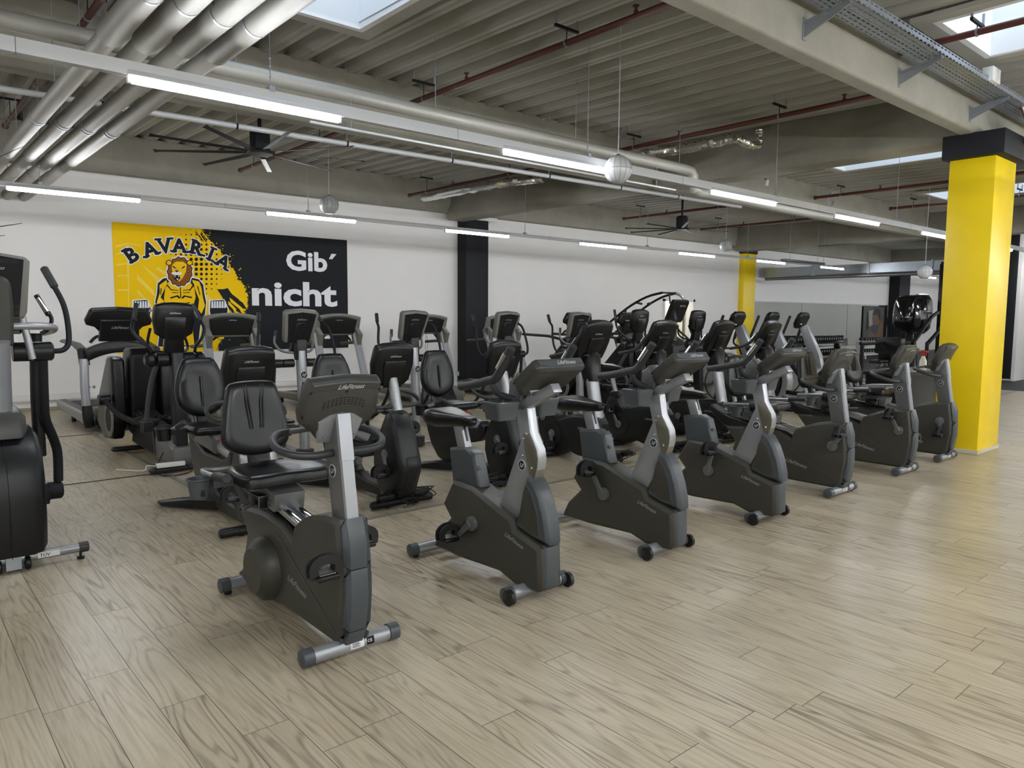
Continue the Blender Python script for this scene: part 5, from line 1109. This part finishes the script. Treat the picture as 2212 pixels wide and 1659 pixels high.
# galvanised air duct in the far bay
t = root('air_duct', 'rectangular galvanised air duct hanging left of the yellow column', 'duct', (0, 0, 0))
m = MB(); m.box((23.2, 3.6, 2.96), (24.6, 13.7, 3.24), GALV); o = m.obj('duct_body', t)
m = MB()
for y in (4.8, 6.6, 8.4, 10.2, 12.0): m.box((23.17, y, 2.93), (24.63, y+.04, 3.27), GALV)
m.objs('duct_flange', t)
pipe('dark_pipe', 'long dark pipe below the galvanised air duct', [(22.9, 13.5, 2.86), (22.9, 4.2, 2.86)], .05, SVD, 12)
m = MB(); m.box((17.2, 9.6, 2.98), (19.2, 9.75, 3.03), SVD); m.tube([(17.5, 9.67, 3.02), (17.5, 9.67, DK(17.5, 9.67))], .006, GALV, n=6); m.tube([(18.9, 9.67, 3.02), (18.9, 9.67, DK(18.9, 9.67))], .006, GALV, n=6); tag(m.obj('heater_panel', bev=.01), 'slim grey ceiling heater under the far air duct', 'heater')

# ============================================================ fans
def fan(c, label, a0, r=1.2, zt=4.4):
    t = root('ceiling_fan', label, 'ceiling fan', c, group='large nine-blade ceiling fans')
    m = MB(); m.lathe([(-.02, .10), (.02, .115), (.02, .12), (.21, .12), (.24, .10), (.25, .02)], SLW, n=8); m.obj('motor_housing', t)
    m = MB(); m.cyl((0, 0, .24), (0, 0, zt-c[2]), .022, BKD, 12); m.lathe([(zt-c[2]-.06, .03), (zt-c[2], .08)], BKD, n=14); m.obj('down_rod', t)
    m = MB(); m.lathe([(-.05, .08), (-.045, .14), (-.02, .15), (0, .12)], SLW, n=24); m.obj('hub', t)
    for i in range(9):
        a = R(a0+40*i); d = V(math.cos(a), math.sin(a), 0); q = V(-math.sin(a), math.cos(a), 0); m = MB()
        m.rings([[d*l+q*(-w_)+Z*(-.025-tw), d*l+q*w_+Z*(-.025+tw), d*l+q*w_+Z*(-.02+tw), d*l+q*(-w_)+Z*(-.02-tw)] for l, w_, tw in ((.1, .02, .003), (.2, .02, .005), (.26, .036, .006), (r-.06, .028, .004), (r, .022, .012))], SLW)
        if i == BLI: m.rings([[d*l+q*s*.03+Z*(-.042) for s in (-1, 1)]+[d*l+q*s*.03+Z*(-.040) for s in (1, -1)] for l in (.3, 1.1)], WH)
        m.obj('blade', t)
    return t
BLI = 0
fan(P(562, 325, 2, 3.47), 'large black ceiling fan behind the nearest tube lamp', 62)
fan(P(1473, 492, 2, 3.45), 'small distant black ceiling fan near the centre right', 62)

# ============================================================ ball speakers
def speaker(c, label, r=.135, col=TP):
    t = root('ball_speaker', label, 'speaker', c, group='hanging ball speakers')
    wt = WR
    m = MB(); m.lathe([(-r*math.cos(R(a)), r*math.sin(R(a))) for a in (24, 36, 50, 65, 80, 90, 105, 120, 135, 150, 162, 172)], wt, n=28)
    m.lathe([(-r*.91, .0), (-r*.91, r*.4)], mat('speaker_grille', (238, 238, 230), .5), n=24); m.obj('speaker_shell', t)
    m = MB(); m.lathe([(-.002, r*1.004), (.002, r*1.004)], SVD, n=28)
    for k in range(14):
        a = 2*math.pi*k/14; m.tube([(r*1.003*math.sin(R(p))*math.cos(a), r*1.003*math.sin(R(p))*math.sin(a), -r*math.cos(R(p))*1.003) for p in range(26, 180, 14)], .0016, SVD, n=4)
    m.obj('shell_rib', t)
    zt = DK(c[0], c[1])-c[2]; m = MB(); m.tube([(0, 0, r*.95), (0, 0, zt)], .004, WR, n=6); m.lathe([(r*.9, .03), (r*1.08, .015)], SVD, n=12); m.obj('suspension_wire', t); return t
speaker(P(1335, 366, 1, 4.9), 'white ribbed ball speaker hanging large at the centre right')
speaker(P(711, 443, 1, 10.0), 'white ball speaker hanging above the mural, left of the other ones')
speaker(P(1568, 531, 1, 9.75), 'small ball speaker hanging left of the far yellow wall column')
speaker(P(1998, 588, 1, 5.9), 'tiny dark ball speaker hanging left of the big yellow column')
t = root('hanging_cable', 'thin black cable looped from the beam to a small hanging socket', 'cable', (0, 0, 0))
m = MB(); m.tube([P(1990, 265, 1, 6.4), P(1870, 335, 1, 6.6), P(1760, 358, 1, 6.8), P(1672, 352, 1, 6.9), P(1662, 350, 1, 6.9), P(1648, 372, 1, 6.9), P(1655, 390, 1, 6.9)], .006, BKD, n=6, k=5); m.obj('cable_run', t)
m = MB(); q = P(1662, 352, 1, 6.9); m.box((q.x-.04, q.y-.03, q.z-.03), (q.x+.04, q.y+.03, q.z+.04), BKD); m.obj('junction', t)
m = MB(); q = P(1656, 393, 1, 6.9); m.lathe([(-.06, .03), (.03, .035), (.05, .015)], WR, O=q, n=14); m.obj('lamp_socket', t)
m = MB(); q = P(1795, 432, 1, 7.7)
for k in range(3): m.tube([q+V(.13*math.cos(a)*(1-.1*k), 0, .13*math.sin(a)+.02*k) for a in [2*math.pi*i/14 for i in range(14)]], .006, GALV, n=6, closed=True)
m.tube([q+V(0, 0, .1), V(15.2, 7.7, 4.1)], .006, GALV, n=6); tag(m.obj('cable_coil'), 'coil of grey cable hanging from the red pipe beyond the crossbeam', 'cable')
# ============================================================ machines placed in rows
Y1, Y2, Y3, Y4 = 3.04, 5.23, 7.50, 11.0
u = upright_old('nearest upright bike, second in the front row, pedal hanging low'); u.location = (2.81, Y1, 0)
for x, a, l in ((4.0, 56, 'middle one of the three knee-post upright bikes in the front row'), (5.28, 108, 'farthest knee-post upright bike of the front row, beside the recumbent bikes')):
    c = dup(u, (x, Y1, 0), l); set_crank(c, a)
r = recumbent_old('large foreground recumbent bike on the left end of the front row'); r.location = (1.63, Y1, 0)
for x, a, l in ((6.56, 130, 'recumbent bike fifth in the front row, just right of the upright bikes'), (7.98, 63, 'recumbent bike sixth in the front row, second nearest the yellow column'), (9.08, 262, 'last recumbent bike of the front row, in front of the yellow column')):
    c = dup(r, (x, Y1, 0), l); set_crank(c, a)
    for b in kid(c, 'front_stabilizer'):
        for q in kid(b, 'sticker'):
            pass
n = recumbent_new('black recumbent bike behind the large foreground recumbent, leftmost of the second row'); n.location = (2.08, Y2, 0)
for x, a, l in ((3.30, -110, 'black recumbent bike right of the foreground console, second of its row'), (4.52, 215, 'black recumbent bike behind the nearest upright bike, with worn headrest')):
    c = dup(n, (x, Y2, 0), l); set_crank(c, a)
v = upright_new('black upright bike behind the gap between the two nearest upright bikes'); v.location = (5.86, Y2, 0)
for x, a, l in ((7.0, 60, 'second black upright bike of the second row, pedal raised'), (8.2, 200, 'third black upright bike, behind the middle front upright console'), (9.36, 150, 'fourth black upright bike, farthest of the second row')):
    c = dup(v, (x, Y2, 0), l); set_crank(c, a)
e = ellip_grey('silver pillar elliptical trainer in front of the black half of the mural'); e.location = (3.5, Y3, 0)
for x, l in ((4.95, 'second silver pillar elliptical trainer, above a recumbent backrest'), (6.42, 'third silver pillar elliptical trainer, before the black wall column'), (7.80, 'fourth silver pillar elliptical trainer, before the blank white wall')):
    dup(e, (x, Y3, 0), l)
k = ellip_black('black elliptical trainer in front of the lion drawing'); k.location = (2.32, 7.8, 0)
for x, l in ((9.25, 'black elliptical trainer below the arched handrail of the stair climber'), (10.8, 'black elliptical trainer right of the doorway')): dup(k, (x, Y3, 0), l)
s = summit('tall grey cross trainer cut off by the left edge of the frame'); s.location = (.57, 5.40, 0)
tr = treadmill_grey('grey treadmill against the wall under the yellow part of the mural'); tr.location = (4.15, Y4, 0)
for x, l in ((5.93, 'grey treadmill under the right end of the mural'), (7.75, 'grey treadmill left of the black wall column'), (9.55, 'grey treadmill just right of the black wall column')): dup(tr, (x, Y4, 0), l)
tb = treadmill_black('black treadmill with silver uprights beside the lion mural'); tb.location = (2.57, 11.15, 0)
dup(tb, (11.4, Y4, 0), 'black treadmill with a long side rail before the blank white wall')
dup(tb, (13.1, Y4, 0), 'black treadmill partly hidden below the stair climber handrail')
cl = climber('stair climber with tall arched handrail in front of the doorway'); cl.location = (14.72, 10.9, 0)
mc = ellip_column('silver leaning-column elliptical trainer in front of the far yellow wall column'); mc.location = (11.6, 7.2, 0)
for x, l in ((12.75, 'middle silver leaning-column elliptical trainer, before the mirror'), (13.88, 'rightmost silver leaning-column elliptical trainer with a large grey disc')): dup(mc, (x, 7.2, 0), l)

# cables and power bricks on the front feet
def bricks(x, y, label, col=RBD, n=3, seed=1):
    g = random.Random(seed); t = root('power_adapter', label, 'power adapter', (x, y, 0), group='power adapters lying at the black bikes')
    m = MB()
    for i in range(n): m.box((-.28+i*.17, -.045+.02*(i % 2), .075), (-.13+i*.17, .015, .12), BKD)
    m.obj('adapter_brick', t, bev=.008)
    m = MB()
    for j in range(4):
        pts = [V(g.uniform(-.3, .3), g.uniform(-.12, .06), g.uniform(.015, .15)) for _ in range(7)]
        m.tube(pts, .005, RBD, n=6, k=5)
    m.obj('cable_loop', t); return t
bricks(3.33, Y2-.01, 'power adapter bundle on the front foot of the second black recumbent bike', seed=2)
bricks(4.45, Y2-.01, 'power adapter bundle on the front foot of the third black recumbent bike', seed=5)
bricks(6.05, Y2+.02, 'power adapter bundle seen left of the middle front upright bike', seed=7)
bricks(7.2, Y2+.02, 'power adapter bundle between the middle and the third front upright bikes', seed=9)
bricks(8.35, Y2+.02, 'tangled cable bundle left of the fifth front row bike', seed=11, n=2)
t = root('power_strip', 'white power strip on the front foot of the black elliptical by the mural', 'power strip', (2.05, 7.75, .0))
m = MB(); m.box((0, -.03, .07), (.27, .02, .115), WH); m.obj('strip_body', t, bev=.006)
m = MB(); m.tube([(.27, 0, .09), (.33, -.05, .02), (.2, -.15, .01), (.05, -.13, .01), (-.02, -.05, .05), (.05, .05, .14), (.1, .1, .2)], .006, BKD, n=6, k=5); m.tube([(0, 0, .09), (-.08, .03, .1), (-.1, .06, .05), (-.25, .5, .01)], .005, WH, n=6, k=4); m.obj('power_cord', t)

# socket on the wall
t = root('wall_socket', 'white double wall socket left of the mural above the cable duct', 'socket', (2.75, 14.05, .345))
m = MB(); m.lay(rrect(.16, .085, .01), [(0, 0), (.01, .002)], WH, U=X, W=Z, N=-Y)
for q in (-.038, .038): m.lay(circ(.027, 20), [(.0095, 0), (.0115, 0)], WR, O=(q, 0, 0), U=X, W=Z, N=-Y); m.lay(circ(.022, 20), [(.0110, 0), (.0125, 0)], SVD, O=(q, 0, 0), U=X, W=Z, N=-Y)
m.obj('socket_plate', t)

# mirror, poster
MR = mat('mirror_glass', (205, 208, 205), .02, 1)
t = root('wall_mirror', 'wide mirror on the wall right of the far yellow column', 'mirror', (0, 0, 0))
m = MB(); m.box((22.8, 14.03, .45), (33.7, 14.05, 2.12), MR); m.obj('mirror_pane', t)
m = MB(); m.box((33.7, 14.0, .45), (33.85, 14.05, 2.14), BKD); m.box((22.8, 14.02, 2.12), (33.85, 14.05, 2.15), WR)
for q in (26.4, 30.1): m.box((q, 14.027, .45), (q+.02, 14.03, 2.12), SVD)
m.obj('mirror_frame', t)
t = root('poster', 'dark framed poster of a boxing person on the right end of the mirror', 'poster', (32.5, 14.02, 1.25))
PB = mat('poster_background', (70, 74, 68), .5); PS = mat('poster_skin', (112, 82, 62), .5); PD = mat('poster_dark', (28, 26, 26), .5); PL = mat('poster_light', (150, 150, 140), .5); PBL = mat('poster_blue', (40, 60, 110), .5)
m = MB(); m.box((-1.02, -.03, -.82), (1.02, 0, .82), PD); m.obj('poster_frame', t, bev=.01)
m = MB(); q = lambda pts, mt, lv: m.lay(pts, [(0, 0), (.001, 0)], mt, O=(0, -.031-.003*lv, 0), U=X, W=Z, N=-Y)
q([(-.98, -.78), (.98, -.78), (.98, .78), (-.98, .78)], PB, 0); q([(-.6, -.1), (.1, .1), (.2, .7), (-.7, .6)], PL, 1)
q([(-.7, -.2), (-.45, -.1), (-.55, .6), (-.7, .6)], PD, 2); q([(-.1, .0), (.2, -.1), (.1, -.4), (-.15, -.3)], PBL, 2)
q([(.15, -.78), (.9, -.78), (.95, -.1), (.75, .25), (.5, .0), (.3, -.4), (-.2, -.25), (-.5, -.3), (-.5, -.5), (-.1, -.5)], PS, 3)
q([(-.2, .35), (-.1, .1), (.1, .0), (.45, .0), (.6, .2), (.55, .5), (.3, .55)], PS, 4); q([(-.2, .4), (-.05, .7), (.3, .78), (.6, .6), (.62, .2), (.5, .25), (.3, .45), (.0, .45)], PD, 5)
m.obj('poster_picture', t)

# dumbbells on racks below the mirror
def rack(x, y, L, z1, label, col=BKD):
    t = root('dumbbell_rack', label, 'dumbbell rack', (x, y, 0)); m = MB()
    for z in (z1-.45, z1-.0): m.prism([(-.25, z), (-.25, z+.03), (.05, z+.10), (.05, z+.07)], 0, L, col)
    m.obj('shelf', t)
    for q in (.05, L-.12): m = MB(); m.prism([(-.3, 0), (-.3, .06), (-.02, z1+.1), (.1, z1+.1), (.1, 0)], q, q+.07, col); m.obj('rack_side', t)
    return t
rack(24.5, 13.4, 3.6, .62, 'long black dumbbell rack under the left half of the mirror')
rack(28.9, 13.0, 3.4, .58, 'white framed dumbbell rack under the poster', WH)
db0 = None
def dumbbell(x, y, z, grp, label, s=1.0):
    global db0
    if db0 is None:
        db0 = root('dumbbell', label, 'dumbbell', (x, y, z), group=grp)
        for sg in (-1, 1):
            m = MB(); m.cyl((0, sg*.05, 0), (0, sg*.14, 0), .065, BKD, 10, ch=.01); m.lathe([(0, .03), (.003, .028), (.004, .0)], LGD, O=(0, sg*.14, 0), A=Y*sg, n=12); m.obj('weight_head', db0)
        m = MB(); m.cyl((0, -.06, 0), (0, .06, 0), .016, CH, 10); m.obj('handle', db0); db0.scale = (s, s, s); return
    c = dup(db0, (x, y, z), label); c['group'] = grp; c.scale = (s, s, s)
for j, (z, lb_) in enumerate(((.80, 'black dumbbell with grey ends on the top shelf of the long rack'), (.35, 'black dumbbell on the lower shelf of the long rack'))):
    for i in range(20): dumbbell(24.62+i*.175, 13.3, z, 'dumbbells on the long rack, %s shelf' % ('top' if j == 0 else 'lower'), lb_, 1.15)
for j, z in enumerate((.755, .31)):
    for i in range(14): dumbbell(29.1+i*.22, 12.9, z, 'dumbbells on the white framed rack, %s shelf' % ('top' if j == 0 else 'lower'), 'small black dumbbell on the %s shelf of the white framed rack' % ('top' if j == 0 else 'lower'), .95)

# strength machines in the far zone
def frame_machine(name, label, loc, bars, pads, r=.035, mt=BKD, cat='gym machine', discs=()):
    t = root(name, label, cat, loc)
    for i, (pts, mm) in enumerate(bars): m = MB(); m.tube(pts, r, mm, n=10, sec=[(-1, -1), (1, -1), (1, 1), (-1, 1)]); m.obj('frame_bar', t, bev=.004)
    for a, b, mm in pads: m = MB(); m.box(a, b, mm); m.obj('pad', t, bev=.03)
    for o, A, rr, mm in discs: m = MB(); m.lathe([(-.03, 0), (-.03, rr), (.03, rr), (.03, 0)], mm, O=o, A=A, n=28); m.obj('weight_plate', t, bev=.004)
    return t
frame_machine('lever_press_machine', 'black lever press machine with long diagonal bars left of the yellow column', (18.6, 7.2, 0),
    [([(-1.8, .3, 1.02), (1.0, .3, .98)], BKD), ([(0.3, 0, .98), (2.5, .4, 1.62), (3.2, .5, 1.75)], BKD), ([(1.2, 0, .95), (3.2, .3, 1.45)], BKD), ([(1.2, 0, 0), (1.2, 0, 1.0)], SLW), ([(3.1, .3, 0), (3.1, .3, 2.0)], SLW), ([(-1.7, .3, 0), (-1.7, .3, 1.0)], SLW), ([(-1.7, .3, .04), (3.1, .3, .04)], SLW), ([(2.2, .5, 1.55), (2.3, .6, 1.75), (3.3, .7, 1.75)], SV)],
    [((-.6, -.1, .75), (-.35, .5, 1.12), VN), ((-.5, -.1, .3), (.3, .5, .42), VN)], discs=[((2.05, -.1, 1.36), X, .06, mat('orange_plastic', (240, 140, 40), .5)), ((2.25, 0, .6), Y, .22, BKD)])
frame_machine('adjustable_bench', 'black inclined bench with a white label between two front row consoles', (18.4, 7.9, 0),
    [([(0, 0, .06), (1.2, 0, .06)], SV), ([(.2, 0, .06), (.5, 0, .5)], SV), ([(1.0, 0, .06), (.7, 0, .5)], SVD), ([(.2, -.3, .04), (.2, .3, .04)], SV)], [((.1, -.14, .48), (.6, .14, .56), VN), ((.62, -.15, .5), (.8, .15, 1.05), VN)])
frame_machine('plate_rack', 'silver plate tree rack behind the spray bottle, by the yellow column', (18.2, 6.3, 0),
    [([(0, 0, 0), (0, 0, 1.3)], SV), ([(.8, 0, 0), (.8, 0, 1.3)], SV), ([(-.2, 0, .03), (1.1, 0, .03)], SVD)]+[([(-.15, -.05, z), (1.05, -.05, z)], SV) for z in (.35, .6, .85, 1.1)], [], discs=[((.3, -.12, .95), Y, .13, BKD), ((.65, -.12, .7), Y, .16, BKD), ((.2, -.12, .45), Y, .16, BKD)])
frame_machine('cable_tower', 'tall thin black frame touching the left edge of the big yellow column', (22.95, 8.0, 0), [([(-.1, 0, 0), (-.1, 0, 3.1)], BKD), ([(1.1, 0, 0), (1.1, 0, 3.1)], BKD), ([(-.1, 0, 3.1), (1.1, 0, 3.1)], BKD)], [], r=.07, cat='gym machine')
t = root('hanging_pod', 'glossy black rounded pod with chrome light strip left of the yellow column', 'gym machine', (22.2, 8.6, 1.45))
m = MB(); GB = mat('gloss_black', (14, 14, 17), .08, coat=1); m.lay(rp([(-.5, .2), (-.42, -.1), (-.1, -.25), (.9, -.25), (1.0, .75), (.2, .78), (-.3, .72)], 3), [(-.3, .12), (-.2, .02), (0, 0), (.2, .02), (.3, .12)], GB, U=X, W=Z, N=Y); m.obj('pod_shell', t, smooth=60); m = MB(); m.cyl((.3, .05, -1.45), (.3, .05, -.1), .06, SLW, 16); m.cyl((.3, .05, -1.45), (.3, .05, -1.4), .4, SLW, 24); m.obj('pod_stand', t)
m = MB(); m.tube([(-.44, -.25, .3), (-.40, -.26, .5), (-.28, -.26, .66), (.1, -.26, .72)], .015, CH, n=8, k=3); m.obj('chrome_strip', t)
t = root('stick_bundle', 'bundle of dark sticks standing behind the lever press machine', 'sticks', (24.2, 9.6, 0)); rg = random.Random(4); m = MB()
for i in range(46): xx = -.9+i*.05; m.tube([(xx, rg.uniform(-.1, .1), .0), (xx+rg.uniform(-.02, .02), rg.uniform(-.1, .1), 1.75+rg.uniform(-.1, .1))], .014, SLW, n=6)
m.obj('stick', t)['kind'] = 'stuff'
frame_machine('flywheel_bike', 'dark bike with a large black wheel behind the fifth and sixth front row bikes', (11.53, 5.43, 0), [([(0, 0, .3), (.0, .9, .35)], BKD), ([(0, .2, .1), (0, .9, .9)], SLW), ([(-.2, 0, .04), (.2, 0, .04)], SLW), ([(-.2, 1.1, .04), (.2, 1.1, .04)], SLW), ([(0, .0, .06), (0, 1.1, .06)], SLW)], [((-.1, .75, .86), (.1, 1.05, .93), VN)], discs=[((0, .1, .46), X, .36, BKD), ((-.032, .1, .46), X, .27, SLW), ((-.06, .1, .46), X, .05, SV)])
frame_machine('power_rack', 'grey rack with a black plate standing at the right edge of the frame', (22.0, 4.62, 0), [([(0, 0, 0), (0, 0, .95), (.4, 0, 1.3)], SLW), ([(-.5, 0, .04), (1.0, 0, .04)], SLW), ([(.9, 0, 0), (.9, 0, 1.4)], SLW)], [], r=.05, discs=[((-.1, -.05, .75), Y, .12, BKD)])

# bin with spray bottle
t = root('storage_box', 'tall black box standing left of the yellow column', 'box', (10.75, 4.2, 0))
m = MB(); m.rings([[(x*1.0, y, 0) for x, y in rrect(1.02, .5, .04)], [(x, y, .83) for x, y in rrect(1.12, .56, .05)]], BKD); m.obj('box_body', t)
m = MB(); m.lay(rrect(1.18, .62, .06), [(.83, 0), (.87, 0), (.885, .02)], BK, U=X, W=Y, N=Z); m.obj('box_lid', t, bev=.005)
t = root('spray_bottle', 'white spray bottle with a red head on the black box', 'bottle', (10.95, 4.02, .885))
m = MB(); m.lathe([(0, .0), (0, .045), (.12, .045), (.18, .022), (.20, .018), (.2, 0)], WH, n=20); m.obj('bottle_body', t)
m = MB(); m.lathe([(.19, .02), (.225, .02), (.23, .01)], RED, n=14); m.prism([(-.06, .235), (-.06, .26), (.03, .27), (.03, .22), (-.02, .22), (-.03, .19), (-.04, .235)], -.012, .012, RED); m.obj('spray_head', t, bev=.002)

# palm at the left edge
t = root('potted_palm', 'green palm whose leaf tips reach in at the left edge', 'plant', (-.35, 4.6, 0))
GR = mat('palm_leaf', (52, 78, 62), .5, var=.1); POT = mat('grey_planter', (90, 90, 92), .6)
m = MB(); m.rings([[(x, y, 0) for x, y in circ(.16, 24)], [(x, y, .42) for x, y in circ(.21, 24)], [(x, y, .42) for x, y in circ(.19, 24)], [(x, y, .36) for x, y in circ(.18, 24)]], POT); m.obj('planter', t)
m = MB(); m.tube([(0, 0, .35), (.02, 0, 1.0), (0, .02, 1.6)], .03, DB, n=10, k=3); m.obj('stem', t)
def leaf(c, e, w_=.03, sag=.15):
    m = MB(); c, e = V(*c), V(*e); rr = []
    for i in range(9):
        s_ = i/8; p = c.lerp(e, s_)+Z*(sag*4*s_*(1-s_)*.5); q = w_*math.sin(math.pi*min(1, s_*.9+.08)); d = (e-c).normalized().cross(Z).normalized()
        rr.append([p-d*q, p+Z*q*.3, p+d*q, p-Z*.002])
    m.rings(rr, GR); m.obj('leaf', t)
tips = [P(50, 316, 1, 4.7), P(48, 482, 1, 4.4), P(10, 508, 1, 4.4)]
for tp in tips: leaf((0, 0, 1.62), tuple(tp-V(-.35, 4.6, 0)), .035, .1)
rg = random.Random(8)
for i in range(12):
    a = 2*math.pi*i/12+.3; 
    if math.cos(a) > .3: continue
    leaf((0, 0, 1.6), (.6*math.cos(a), .6*math.sin(a), 1.6+rg.uniform(-.3, .5)), .035, .2)
